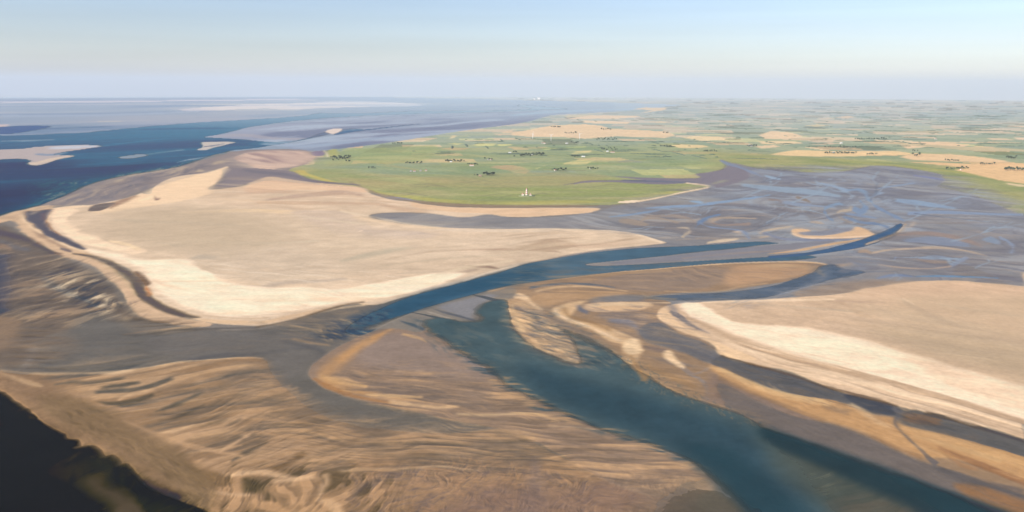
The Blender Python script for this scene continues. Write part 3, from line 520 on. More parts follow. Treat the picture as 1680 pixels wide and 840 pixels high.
    R([(380, 765), (560, 765), (640, 800), (600, 900), (340, 900)], (1, -.8), 16, 2.6, ((84, 76, 64), (196, 160, 126)), .7, sharp=1.2, seed=55, warp=.8)
    for pts, c in [
        ([(170, 637, 3), (200, 633, 6), (224, 629, 2)], (88, 88, 88)), ([(90, 632, 3), (120, 628, 5), (150, 629, 5), (200, 622, 3)], (96, 94, 92)),
        ([(160, 645, 3), (190, 643, 6), (220, 641, 5), (250, 634, 6), (280, 622, 4)], (88, 90, 92)), ([(150, 660, 2), (190, 662, 5), (220, 658, 7), (250, 648, 3)], (96, 92, 88)),
        ([(255, 676, 2), (280, 668, 6), (310, 655, 5), (330, 644, 2)], (92, 92, 92)), ([(260, 692, 2), (290, 685, 5), (320, 672, 6), (334, 666, 3)], (96, 92, 90)),
        ([(370, 700, 2), (380, 697, 4), (395, 690, 2)], (104, 98, 94)), ([(380, 758, 3), (400, 745, 8), (425, 733, 8), (440, 727, 4)], (96, 92, 90)),
        ([(452, 768, 2), (480, 757, 5), (498, 744, 4)], (112, 96, 84)), ([(330, 702, 2), (350, 696, 4), (370, 690, 2)], (104, 96, 88))]:
        S(pts, c, 5, 7, a=.85, wet=.9)
    BL = (204, 172, 138)
    for pts, c in [
        ([(0, 608, 3), (60, 613, 4), (120, 612, 3), (180, 610, 4), (240, 604, 2.5), (300, 594, 3), (350, 590, 3), (400, 587, 3), (430, 588, 1)], BL),
        ([(170, 614, 3), (200, 611, 6), (222, 608, 4)], (216, 186, 152)), ([(0, 612, 5), (30, 622, 8), (60, 632, 5), (70, 634, 2)], (186, 158, 128)),
        ([(195, 656, 2), (215, 649, 5), (240, 644, 4), (250, 640, 1)], (216, 180, 144)), ([(120, 646, 3), (140, 656, 8), (170, 668, 8), (210, 672, 6), (230, 670, 3)], (184, 152, 124)),
        ([(200, 690, 4), (240, 706, 8), (280, 722, 9), (320, 734, 8), (360, 742, 7), (400, 750, 4)], (188, 156, 126)), ([(260, 712, 2), (290, 708, 4), (318, 698, 3)], (206, 174, 142)),
        ([(360, 742, 3), (380, 730, 6), (400, 718, 4), (420, 704, 2)], (206, 172, 140)), ([(330, 742, 2), (370, 736, 4), (396, 730, 2)], (196, 164, 132)),
        ([(380, 782, 4), (400, 778, 6), (430, 776, 6), (470, 782, 4)], (218, 184, 150)), ([(450, 790, 5), (480, 786, 8), (510, 784, 4)], (212, 178, 144)),
        ([(534, 780, 3), (536, 790, 8), (530, 800, 7), (524, 812, 3)], (212, 178, 144)), ([(522, 820, 5), (545, 828, 12), (556, 845, 12)], (206, 172, 138)),
        ([(340, 800, 3), (348, 818, 8), (352, 840, 10)], (206, 166, 130)), ([(350, 808, 4), (380, 812, 5), (410, 812, 4)], (196, 164, 134)),
        ([(190, 720, 6), (220, 738, 11), (245, 752, 9), (240, 760, 4)], (184, 152, 126)), ([(420, 828, 10), (450, 832, 12), (470, 845, 8)], (190, 154, 120)),
        ([(380, 712, 2), (430, 710, 3), (500, 722, 3)], (180, 148, 118)),
        ([(560, 773, 2), (600, 770, 3), (660, 769, 2.5), (720, 765, 3), (760, 769, 2), (786, 772, 2.5)], (202, 172, 138)),
        ([(380, 770, 4), (330, 776, 3), (300, 766, 2)], (168, 140, 114)),
        ([(880, 693, 1.5), (900, 690, 3), (916, 692, 1.5)], (214, 186, 156)),
        ([(860, 679.5, 1.5), (930, 682, 0.8)], (204, 174, 142)),
        ([(960, 752, 1), (976, 742, 3), (978, 738, 2)], (206, 174, 142)), ([(960, 784, 2), (974, 776, 3), (976, 762, 2)], (186, 154, 124)),
        ([(905, 810, 3), (910, 798, 4), (930, 788, 4), (960, 782, 2)], (170, 138, 110))]:
        S(pts, c, 5, 5, a=.85)
    P([(400, 786), (424, 788), (432, 796), (424, 806), (404, 808), (398, 798)], (82, 76, 64), 8, 8, a=.85)
    P([(300, 770), (340, 772), (380, 788), (370, 798), (330, 794), (310, 784)], (124, 104, 84), 9, 7, a=.8)
    S([(582, 812, 3), (596, 800, 6), (620, 788, 2)], (108, 98, 94), 6, 6, a=.8)
    S([(876, 750, 8), (880, 780, 16), (872, 830, 26), (860, 880, 30)], (126, 114, 114), 14, 10, a=.7)
    P([(800, 800), (900, 810), (1000, 790), (1100, 790), (1120, 900), (700, 900)], (132, 112, 106), 25, 15, a=.6)
    # ---------------- triangular bank
    P([(508, 612), (514, 598), (538, 580), (562, 566), (592, 552), (618, 540), (640, 530), (664, 524), (690, 524), (712, 545), (735, 560), (770, 582), (812, 610), (824, 628), (850, 640), (880, 656), (930, 680), (980, 700), (1040, 722), (1090, 738), (1130, 755), (1160, 780), (1172, 800), (1130, 812), (1060, 812), (980, 782), (900, 735), (820, 704), (740, 690), (680, 676), (620, 664), (560, 648), (524, 630)], (142, 124, 112), 5, 5, cls=SAND, wet=.4, hgt=.8)
    P([(600, 560), (660, 545), (710, 560), (800, 608), (812, 624), (760, 626), (680, 612), (600, 604), (580, 585)], (142, 128, 122), 18, 10, a=.9)
    S([(760, 588, 4), (785, 600, 8), (812, 614, 6)], (140, 136, 144), 8, 6, a=.7)
    S([(650, 536, 4), (612, 556, 9), (580, 576, 14), (548, 600, 20), (530, 618, 14), (560, 636, 12), (620, 648, 9)], (188, 148, 108), 9, 5, a=.9)
    S([(516, 622, 2), (540, 636, 5), (580, 650, 5), (640, 662, 3)], (160, 120, 86), 5, 4, a=.8)
    S([(530, 618, 6), (560, 626, 8), (600, 634, 3)], (206, 168, 124), 8, 5, a=.8)
    R([(580, 615), (700, 616), (830, 632), (900, 680), (780, 690), (660, 670), (580, 645)], (1, .1), 8, 8, ((118, 108, 104), (206, 168, 128)), .75, sharp=1.2, seed=57)
    R([(800, 630), (860, 642), (960, 700), (1090, 740), (1160, 790), (1100, 810), (960, 775), (840, 720)], (1, .06), 8, 8, ((120, 106, 96), (204, 168, 132)), .75, sharp=1.2, seed=58)
    for pts, c in [
        ([(600, 648, 2), (640, 650, 5), (690, 652, 2)], (214, 178, 136)), ([(640, 660, 3), (680, 665, 5), (720, 669, 5), (750, 667, 3)], (218, 184, 146)),
        ([(660, 548, 4), (690, 556, 5), (700, 562, 2)], (190, 158, 122)), ([(752, 680, 2), (800, 681, 3), (860, 679, 2)], (204, 176, 142)),
        ([(840, 678, 2), (880, 680, 4), (916, 692, 3), (905, 691, 3)], (200, 168, 132)), ([(900, 699, 2), (950, 702, 3), (1000, 710, 2)], (214, 184, 150)),
        ([(1000, 708, 1.5), (1040, 722, 2.5), (1070, 733, 2), (1100, 744, 2.5), (1130, 758, 2), (1156, 776, 2)], (206, 176, 144)),
        ([(720, 545, 2), (690, 536, 4), (660, 538, 3)], (176, 150, 120))]:
        S(pts, c, 5, 4, a=.85)
    # ---------------- banks in the middle, right of the confluence
    P([(800, 484), (830, 470), (870, 462), (940, 452), (1000, 446), (1060, 441), (1120, 436.5), (1180, 433), (1240, 431.5), (1300, 430), (1345, 432), (1358, 437), (1330, 448), (1290, 462), (1240, 470), (1180, 478), (1100, 482), (1060, 488), (1100, 496), (1090, 520), (1160, 560), (1240, 630), (1400, 690), (1680, 790), (2000, 900), (2000, 1000), (1640, 850), (1540, 806), (1420, 764), (1300, 720), (1190, 672), (1110, 646), (1050, 612), (1000, 572), (950, 548), (900, 560), (850, 548), (832, 500)], (150, 128, 108), 5, 3, cls=SAND, wet=.3, hgt=.7)
    P([(950, 468), (1040, 448), (1120, 442), (1200, 444), (1180, 470), (1100, 478), (1040, 478)], (140, 126, 118), 10, 8, a=.8)
    P([(1200, 440), (1260, 434), (1330, 436), (1320, 450), (1260, 462), (1190, 470)], (182, 150, 122), 9, 6, a=.9)
    R([(1100, 440), (1200, 438), (1190, 462), (1110, 462)], (1, .45), 5, 7, ((122, 112, 108), (176, 150, 126)), .6, seed=71)
    S([(830, 462, 4), (880, 458, 6), (940, 453, 4), (1000, 446.5, 3), (1060, 442, 2.5), (1120, 437, 2.5), (1180, 433.5, 2), (1240, 431, 2), (1300, 429.5, 2), (1340, 431, 2), (1360, 435, 1.5)], (216, 186, 152), 3, 3, cls=SAND)
    S([(1090, 478, 2), (1150, 480, 2), (1190, 477, 3), (1215, 470, 2), (1260, 465, 3)], (200, 170, 138), 5, 4, a=.8)
    S([(870, 472, 3), (920, 466, 3.5), (970, 467, 3), (1010, 472, 2)], (104, 108, 118), 4, 3, cls=WATER, wet=.9)
    S([(880, 478, 3), (920, 471, 3), (970, 471, 2.5), (1030, 478, 2)], (204, 174, 140), 4, 3)
    P([(866, 492), (890, 482), (940, 476), (1000, 478), (1030, 482), (980, 490), (940, 492), (905, 502), (880, 504)], (176, 146, 116), 6, 4)
    # water left of the narrows (pool feeding west)
    P([(1060, 488), (1110, 483), (1180, 480), (1240, 473), (1290, 462), (1330, 448), (1352, 436), (1368, 434), (1380, 440), (1420, 446), (1400, 452), (1350, 462), (1310, 474), (1260, 488), (1210, 492), (1150, 493), (1100, 493), (1070, 491)], (96, 114, 140), 4, 4, cls=WATER, water=.75, wet=1)
    S([(1270, 484, 4), (1310, 474, 8), (1350, 456, 6), (1352, 444, 5)], (134, 142, 160), 6, 5, a=.8)
    S([(1340, 444, 5), (1352, 452, 3)], (170, 154, 136), 4, 4, a=.7)
    R([(1040, 480), (1200, 478), (1200, 494), (1040, 494)], (1, .02), 5, 7, ((90, 104, 124), (160, 148, 136)), .6, seed=72)
    S([(1054, 482, 3), (1064, 488, 5), (1110, 491, 3)], (170, 152, 130), 5, 4, a=.6)
    P([(980, 488), (1020, 484), (1060, 486), (1050, 494), (1000, 496), (970, 496)], (112, 118, 128), 6, 5, a=.8)
    S([(1380, 445, 4), (1420, 438, 6), (1400, 430, 4), (1390, 424, 3)], (136, 138, 152), 5, 5, a=.8)
    P([(1300, 478), (1370, 464), (1440, 460), (1520, 462), (1580, 470), (1500, 484), (1400, 490), (1320, 490)], (160, 138, 122), 10, 5, cls=MUD, a=.9)
    # hook-shaped banks
    P([(840, 486), (850, 481), (864, 486), (874, 496), (888, 508), (880, 511), (866, 502), (852, 494)], (226, 196, 162), 4, 3, cls=SAND)
    P([(906, 510), (918, 502), (940, 496), (962, 494), (952, 502), (940, 512), (938, 522), (958, 528), (990, 534), (1020, 546), (1040, 556), (1030, 564), (1000, 560), (982, 548), (960, 538), (930, 528), (914, 520)], (212, 180, 144), 4, 4, cls=SAND, hgt=1)
    S([(912, 507, 3), (914, 516, 4), (940, 527, 4), (970, 538, 3), (1000, 552, 4), (1020, 560, 2)], (232, 204, 172), 4, 3)
    S([(950, 502, 2), (954, 508, 6), (964, 514, 4)], (108, 112, 126), 4, 4)
    P([(958, 504), (970, 498), (1010, 497), (1060, 496), (1070, 502), (1040, 510), (990, 512), (970, 510)], (214, 182, 148), 4, 4)
    S([(960, 500, 1), (1000, 497.5, 2), (1060, 497, 1.5), (1100, 497, 2)], (226, 196, 164), 3, 3)
    P([(980, 518), (1030, 512), (1060, 520), (1050, 540), (1010, 530)], (136, 124, 118), 8, 6, a=.8)
    S([(1000, 526, 4), (1030, 528, 7), (1044, 538, 4), (1060, 552, 4)], (122, 128, 146), 6, 6, a=.8)
    R([(1040, 510), (1080, 505), (1090, 530), (1050, 536)], (1, .1), 5, 6, ((130, 116, 108), (206, 176, 146)), .7, seed=73)
    P([(1050, 540), (1080, 530), (1110, 545), (1160, 565), (1185, 590), (1160, 595), (1110, 575), (1060, 560)], (114, 112, 118), 7, 6, a=.9, cls=MUD, wet=.8)
    R([(1040, 535), (1120, 535), (1180, 570), (1170, 600), (1080, 590), (1030, 560)], (1, .2), 6, 6, ((104, 108, 122), (160, 136, 112)), .65, seed=74)
    P([(1020, 572), (1026, 560), (1040, 556), (1050, 562), (1054, 576), (1048, 590), (1040, 610), (1056, 625), (1040, 616), (1028, 594)], (214, 182, 146), 6, 5, cls=SAND, hgt=1, a=.85)
    P([(1022, 570), (1030, 560), (1042, 557), (1048, 566), (1052, 577), (1040, 582), (1028, 580)], (232, 206, 172), 5, 4, a=.9)
    S([(1056, 570, 3), (1080, 574, 7), (1092, 576, 4)], (124, 112, 110), 6, 5, a=.8)
    P([(1090, 580), (1098, 576), (1106, 584), (1112, 592), (1124, 602), (1120, 606), (1104, 596), (1092, 588)], (232, 204, 170), 5, 4, cls=SAND)
    S([(1124, 604, 3), (1140, 614, 2), (1170, 600, 3), (1165, 595, 3)], (140, 134, 138), 5, 4, a=.7)
    S([(1118, 604, 2), (1130, 614, 3), (1150, 624, 4), (1160, 636, 5), (1160, 650, 6), (1155, 662, 7)], (140, 136, 142), 5, 4, a=.85, wet=.9)
    P([(1170, 610), (1200, 622), (1260, 650), (1340, 690), (1300, 712), (1260, 702), (1180, 668), (1160, 655)], (134, 118, 112), 12, 8, a=.8)
    R([(930, 540), (1080, 600), (1180, 640), (1100, 640), (1000, 580)], (1, .12), 6, 9, ((138, 116, 96), (172, 142, 112)), .6, seed=75)
    # ---------------- great sandbank, right
    P([(1110, 499), (1140, 496.5), (1240, 492), (1300, 488), (1370, 484), (1420, 474), (1470, 466), (1510, 461), (1560, 460), (1620, 464), (1680, 470), (1780, 480), (2700, 900), (2700, 1300), (1780, 745), (1680, 720), (1620, 702), (1560, 690), (1500, 673), (1440, 658), (1390, 646), (1340, 628), (1290, 608), (1250, 602), (1210, 590), (1182, 575), (1150, 556), (1120, 546), (1096, 532), (1082, 520), (1086, 506)], (206, 180, 154), 4, 4, cls=SAND, wet=.05, hgt=1.5)
    p.mottle([(1120, 500), (1500, 465), (1700, 480), (1900, 600), (1750, 720), (1400, 640)], 150, .08, 66)
    p.mottle([(1120, 500), (1500, 465), (1700, 480), (1900, 600), (1750, 720), (1400, 640)], 20, .06, 67)
    P([(1400, 484), (1460, 470), (1560, 462), (1680, 472), (1780, 490), (1780, 560), (1640, 540), (1500, 512), (1420, 500)], (210, 180, 154), 14, 10, a=.8)
    P([(1450, 560), (1560, 560), (1780, 600), (1780, 640), (1660, 612), (1540, 590)], (196, 170, 146), 22, 12, a=.7)
    P([(1112, 498), (1140, 497), (1152, 500), (1170, 515), (1200, 528), (1240, 534), (1290, 537), (1340, 543), (1400, 555), (1460, 572), (1530, 592), (1600, 612), (1680, 634), (1780, 660), (1780, 720), (1680, 690), (1560, 652), (1460, 625), (1360, 598), (1260, 568), (1200, 548), (1160, 532), (1128, 515)], (250, 226, 200), 8, 8)
    P([(1500, 590), (1600, 616), (1680, 640), (1780, 665), (1780, 700), (1660, 668), (1540, 625)], (236, 208, 180), 18, 10, a=.8)
    S([(1150, 497, 2), (1240, 494, 4), (1300, 493, 5), (1370, 492, 3)], (242, 216, 186), 5, 4, a=.85)
    R([(1300, 495), (1500, 520), (1700, 560), (1600, 590), (1300, 530)], (1, .1), 9, 9, ((182, 160, 142), (222, 198, 172)), .5, seed=76)
    S([(1380, 497, 2), (1395, 506, 5), (1410, 516, 6), (1425, 519, 2)], (184, 158, 134), 5, 4, a=.8)
    S([(1430, 500, 3), (1440, 508, 4), (1470, 518, 6), (1500, 525, 4), (1560, 533, 2)], (184, 162, 142), 6, 4, a=.8)
    S([(1478, 490, 2), (1500, 505, 5), (1530, 520, 6), (1570, 534, 5), (1640, 548, 2)], (176, 156, 138), 6, 5, a=.8)
    S([(1480, 490, 4), (1500, 500, 2)], (228, 200, 172), 4, 3, a=.8)
    S([(1370, 494, 2), (1400, 496, 3), (1450, 497, 2)], (176, 152, 136), 4, 4, a=.7)
    # flank lines, right bank
    for pts, c in [
        ([(1126, 522, 2), (1160, 536, 6), (1200, 555, 7), (1250, 573, 8), (1320, 594, 9), (1400, 613, 10), (1480, 634, 9), (1560, 657, 9), (1640, 682, 8), (1720, 704, 8)], (184, 158, 132)),
        ([(1200, 560, 2), (1240, 575, 2), (1280, 588, 3), (1360, 608, 3)], (144, 122, 102)),
        ([(1140, 535, 3), (1190, 560, 4), (1260, 585, 6), (1340, 607, 8), (1420, 630, 9), (1500, 650, 9), (1600, 682, 9), (1700, 712, 8)], (232, 206, 176)),
        ([(1260, 594, 3), (1320, 612, 4), (1380, 630, 3), (1440, 648, 3), (1500, 664, 3)], (202, 174, 146))]:
        S(pts, c, 5, 4, a=.9)
    R([(1200, 560), (1350, 595), (1500, 640), (1700, 700), (1700, 730), (1480, 672), (1300, 612)], (1, .28), 5, 12, ((176, 150, 126), (246, 220, 190)), .65, seed=77)
    # spit beside it
    P([(1080, 520), (1086, 508), (1094, 510), (1104, 522), (1120, 535), (1150, 548), (1190, 568), (1240, 590), (1210, 590), (1182, 582), (1170, 566), (1150, 556), (1124, 546), (1110, 540), (1096, 530)], (224, 194, 160), 4, 4, cls=SAND)
    S([(1100, 512, 3), (1114, 520, 7), (1130, 532, 7), (1150, 542, 5), (1165, 548, 2)], (112, 108, 116), 4, 4, a=.9, cls=MUD)
    S([(1095, 500, 3), (1104, 506, 8), (1110, 514, 4)], (134, 130, 134), 5, 4, a=.7)
    # ---------------- creek and bars below the right bank
    P([(1182, 584), (1204, 592), (1240, 600), (1262, 605), (1300, 616), (1340, 630), (1390, 648), (1430, 656), (1466, 664), (1478, 674), (1470, 682), (1440, 676), (1400, 664), (1350, 656), (1300, 645), (1250, 632), (1210, 615), (1170, 598)], (104, 102, 106), 4, 5, cls=MUD, wet=.85, hgt=0)
    P([(1386, 648), (1430, 656), (1468, 668), (1462, 682), (1430, 676), (1410, 666)], (78, 80, 92), 5, 5, a=.9)
    S([(1185, 585, 2), (1240, 600, 3), (1300, 616, 3), (1350, 634, 3), (1420, 652, 3), (1470, 666, 2)], (98, 82, 70), 4, 5, a=.8)
    P([(1480, 680), (1500, 674), (1520, 678), (1545, 682), (1590, 698), (1620, 703), (1680, 722), (1780, 745), (1780, 775), (1680, 748), (1620, 734), (1560, 716), (1510, 703), (1485, 696)], (108, 104, 104), 4, 5, cls=MUD, wet=.8, hgt=0)
    S([(1486, 684, 10), (1510, 688, 14), (1540, 692, 8)], (142, 104, 76), 7, 6, a=.8)
    S([(1520, 678, 4), (1560, 688, 4), (1600, 700, 5), (1680, 724, 5)], (82, 72, 68), 4, 5, a=.85)
    P([(1165, 600), (1190, 606), (1220, 622), (1260, 638), (1310, 650), (1360, 656), (1400, 668), (1430, 680), (1465, 685), (1480, 697), (1540, 712), (1620, 733), (1680, 750), (1780, 780), (1780, 830), (1680, 792), (1640, 778), (1600, 762), (1560, 752), (1510, 750), (1470, 738), (1430, 716), (1380, 698), (1320, 682), (1270, 660), (1220, 640), (1190, 622), (1168, 608)], (190, 152, 112), 7, 5, cls=SAND, wet=.2, hgt=.9)
    S([(1168, 602, 3), (1200, 616, 6), (1240, 634, 8), (1290, 650, 8), (1360, 664, 6)], (216, 180, 136), 7, 4, a=.85)
    S([(1396, 664, 4), (1420, 678, 7), (1440, 692, 6), (1460, 700, 5)], (222, 190, 152), 6, 5, a=.85)
    S([(1480, 702, 4), (1520, 712, 9), (1580, 728, 10), (1680, 764, 12)], (206, 168, 124), 8, 4, a=.85)
    S([(1350, 668, 3), (1370, 674, 6), (1390, 678, 5)], (148, 126, 106), 7, 5, a=.7)
    S([(1430, 716, 4), (1470, 736, 5), (1510, 750, 4)], (128, 104, 84), 7, 5, a=.7)
    S([(1540, 736, 4), (1590, 756, 8), (1640, 776, 8), (1700, 800, 8)], (140, 104, 80), 7, 6, a=.8)
    P([(1180, 630), (1240, 656), (1300, 682), (1380, 700), (1440, 725), (1500, 754), (1560, 772), (1640, 800), (1780, 850), (1780, 900), (1640, 846), (1540, 806), (1420, 764), (1300, 718), (1200, 675)], (124, 113, 110), 8, 4, cls=MUD, wet=.8, hgt=.1)
    S([(1540, 768, 3), (1560, 776, 5), (1600, 790, 8), (1680, 810, 12)], (100, 96, 100), 8, 6, a=.7)
    S([(1560, 752, 2), (1580, 764, 6), (1600, 770, 3)], (164, 124, 92), 7, 6, a=.6)
    P([(1570, 798), (1620, 802), (1680, 822), (1760, 850), (1700, 860), (1620, 832)], (166, 122, 88), 9, 6, a=.9)
    S([(1466, 668, 5), (1474, 680, 6), (1468, 694, 6), (1476, 706, 5), (1492, 722, 4.5), (1510, 738, 4), (1524, 752, 5), (1536, 762, 8)], (112, 108, 112), 3, 3, wet=.9)
    # ---------------- tidal river, upper reach
    RV = (82, 109, 132)
    P([(1248, 396), (1212, 398), (1150, 402.5), (1100, 404.5), (1050, 406.5), (1000, 411), (950, 417), (900, 426), (860, 434), (820, 447), (780, 457.5), (740, 469), (700, 479), (660, 491), (620, 508), (600, 517), (580, 528), (566, 542), (575, 548), (590, 549), (605, 546), (640, 529), (680, 512), (720, 499), (770, 485), (800, 477), (840, 468), (880, 462), (930, 456), (1000, 447.5), (1060, 442), (1120, 437), (1180, 432), (1240, 429), (1300, 427), (1340, 422), (1310, 418.5), (1250, 422), (1180, 426), (1100, 431), (1040, 434), (985, 436), (960, 434), (990, 430), (1040, 425), (1100, 419), (1160, 412), (1200, 408.5), (1250, 402), (1280, 399)], RV, 2.5, 2.5, cls=WATER, water=1, wet=1, hgt=-1)
    P([(600, 545), (560, 545), (580, 525), (620, 506), (700, 478), (780, 457), (880, 432), (880, 460), (800, 476), (720, 498), (650, 524)], (50, 84, 112), 25, 0, a=.7)
    S([(1480, 368, 6), (1474, 374, 12), (1456, 384, 14), (1430, 394, 14), (1400, 403, 12), (1360, 411, 8), (1320, 417, 5), (1260, 422, 5)], (78, 104, 140), 4, 2.5, cls=WATER, water=1, wet=1)
    S([(1486, 368, 2), (1476, 380, 2), (1450, 391, 3), (1420, 401, 3)], (190, 162, 136), 4, 3, cls=MUD)
    P([(985, 434), (1040, 426), (1100, 420), (1160, 413), (1220, 406.5), (1300, 400), (1370, 396), (1330, 405), (1290, 412), (1240, 417), (1160, 424), (1080, 430), (1020, 434)], (142, 138, 146), 4, 3, cls=MUD, wet=.8, hgt=.2)
    S([(1120, 424, 2), (1200, 416, 3), (1260, 412, 3), (1300, 410, 2)], (168, 148, 136), 5, 4, a=.7)
    R([(530, 540), (580, 515), (640, 505), (650, 520), (600, 548), (540, 556)], (1, .3), 3.5, 3.5, ((60, 76, 100), (196, 164, 130)), .85, sharp=1.6, seed=79, bias=-.08)
    # shallows below the river: pale bars and dark streaks
    P([(600, 540), (650, 520), (720, 500), (800, 480), (840, 472), (846, 482), (834, 492), (800, 500), (790, 510), (760, 530), (700, 530), (690, 545), (650, 540)], (142, 132, 124), 10, 4, cls=MUD, wet=.7)
    P([(716, 504), (760, 492), (800, 484), (812, 486), (790, 498), (780, 510), (772, 524), (740, 514)], (144, 140, 144), 8, 4)
    S([(704, 504, 2), (726, 512, 5), (750, 518, 5), (780, 526, 3)], (98, 100, 108), 4, 3)
    S([(690, 508, 3), (716, 516, 5), (744, 524, 3)], (176, 162, 150), 4, 4)
    S([(672, 512, 3), (700, 517, 5), (730, 524, 5)], (78, 92, 106), 4, 3, water=.6)
    S([(656, 526, 2), (672, 532, 4), (695, 540, 5)], (92, 100, 108), 4, 4)
    S([(776, 484, 1), (792, 487, 4), (812, 492, 5), (826, 494, 4)], (88, 98, 110), 4, 3, water=.6)
    S([(800, 478, 3), (812, 476, 4), (830, 472, 2)], (170, 146, 124), 4, 4)
    # ---------------- lower tidal river
    P([(700, 524), (730, 522), (765, 528), (790, 524), (780, 512), (790, 500), (806, 494), (828, 492), (834, 500), (836, 515), (842, 530), (854, 550), (874, 566), (900, 580), (928, 592), (950, 596), (940, 575), (915, 555), (905, 540), (930, 542), (960, 556), (1000, 576), (1020, 590), (1050, 610), (1080, 628), (1110, 645), (1140, 656), (1190, 670), (1240, 692), (1262, 706), (1300, 718), (1360, 738), (1420, 761), (1480, 782), (1540, 804), (1600, 828), (1660, 855), (1800, 920), (1800, 1300), (1350, 1300), (1260, 880), (1230, 840), (1205, 815), (1185, 798), (1165, 779), (1145, 764), (1120, 750), (1090, 737), (1050, 724), (1010, 712), (970, 697), (925, 678), (880, 657), (850, 642), (826, 628), (806, 610), (775, 590), (745, 570), (715, 550), (696, 535)], (78, 97, 107), 11, 4, cls=WATER, water=1, wet=1, hgt=-1, kind='t')
    P([(860, 600), (940, 620), (1060, 650), (1180, 690), (1240, 720), (1280, 780), (1350, 860), (1400, 1000), (1300, 950), (1200, 800), (1080, 725), (960, 680), (880, 640)], (58, 80, 95), 40, 0, a=.9)
    P([(1250, 700), (1330, 728), (1440, 768), (1560, 812), (1700, 870), (1700, 960), (1560, 850), (1450, 790), (1340, 745), (1260, 716)], (50, 72, 84), 22, 0, a=.9)
    P([(1260, 722), (1310, 736), (1400, 766), (1460, 792), (1520, 838), (1580, 900), (1480, 1000), (1420, 880), (1350, 820), (1290, 775)], (84, 93, 92), 48, 10, a=.95, water=.8)
    P([(1380, 830), (1430, 818), (1490, 826), (1530, 850), (1480, 900), (1400, 880)], (116, 106, 96), 30, 12, a=.6, water=.5)
    R([(1330, 770), (1440, 780), (1520, 840), (1420, 870)], (1, -.35), 8, 8, ((80, 90, 88), (124, 122, 108)), .5, seed=81)
    P([(1070, 850), (1110, 805), (1165, 788), (1190, 806), (1230, 840), (1300, 930), (1080, 960)], (98, 95, 86), 36, 12, a=.9, cls=WATER, water=.5)
    P([(1040, 840), (1090, 800), (1150, 785), (1110, 830), (1080, 870)], (122, 110, 100), 30, 12, a=.6)
    # ripple bar at the head of the lower river
    P([(836, 502), (842, 492), (856, 492), (880, 506), (900, 524), (930, 548), (944, 572), (950, 594), (935, 592), (900, 580), (872, 564), (852, 546), (842, 528)], (166, 140, 114), 5, 5, cls=SAND, wet=.3, hgt=.5)
    R([(838, 505), (870, 505), (930, 560), (955, 600), (900, 582), (850, 545)], (1, .22), 6, 5, ((118, 112, 112), (216, 182, 144)), .9, sharp=1.4, seed=82)
    R([(870, 510), (940, 545), (1010, 590), (960, 600), (900, 560)], (1, .35), 6, 4, ((66, 84, 98), (150, 134, 120)), .7, sharp=1.3, seed=83)
    S([(846, 510, 4), (852, 530, 6), (868, 552, 6), (890, 570, 5)], (208, 172, 134), 7, 6, a=.6)
    S([(884, 564, 3), (900, 566, 5), (924, 578, 4), (936, 590, 3)], (206, 172, 136), 6, 6, a=.7)
    # ---------------- deep dark gully, bottom left
    P([(-900, 300), (-400, 540), (-60, 622), (0, 641), (30, 660), (60, 684), (92, 705), (108, 712), (112, 719), (128, 722), (132, 731), (126, 734), (150, 731), (166, 738), (172, 748), (186, 746), (196, 757), (196, 763), (210, 761), (222, 776), (234, 790), (252, 804), (272, 814), (300, 826), (340, 842), (420, 900), (600, 1300), (-900, 1300)], (40, 41, 38), 6, 4, cls=WATER, water=1, wet=1, hgt=-1)
    P([(-900, 500), (0, 690), (80, 740), (130, 800), (180, 860), (100, 1300), (-900, 1300)], (22, 25, 26), 50, 0, a=.9)
    P([(150, 750), (200, 765), (260, 812), (330, 845), (200, 850), (100, 780)], (50, 54, 42), 25, 0, a=.8)
    R([(-200, 640), (0, 660), (160, 750), (330, 850), (0, 900), (-200, 900)], (1, -.55), 26, 2.2, ((12, 18, 20), (60, 56, 44)), .7, seed=850, warp=1.2)
    R([(100, 730), (200, 765), (330, 845), (200, 860)], (1, -.9), 8, 3, ((26, 32, 24), (64, 60, 46)), .6, seed=851)
    P([(142, 790), (156, 784), (170, 800), (190, 806), (204, 812), (214, 826), (226, 842), (250, 880), (200, 880), (196, 845), (190, 824), (160, 805)], (128, 106, 88), 16, 10, a=.6, water=.5)
    S([(112, 756, 2), (124, 746, 4), (132, 742, 2)], (80, 76, 68), 7, 6, a=.6)

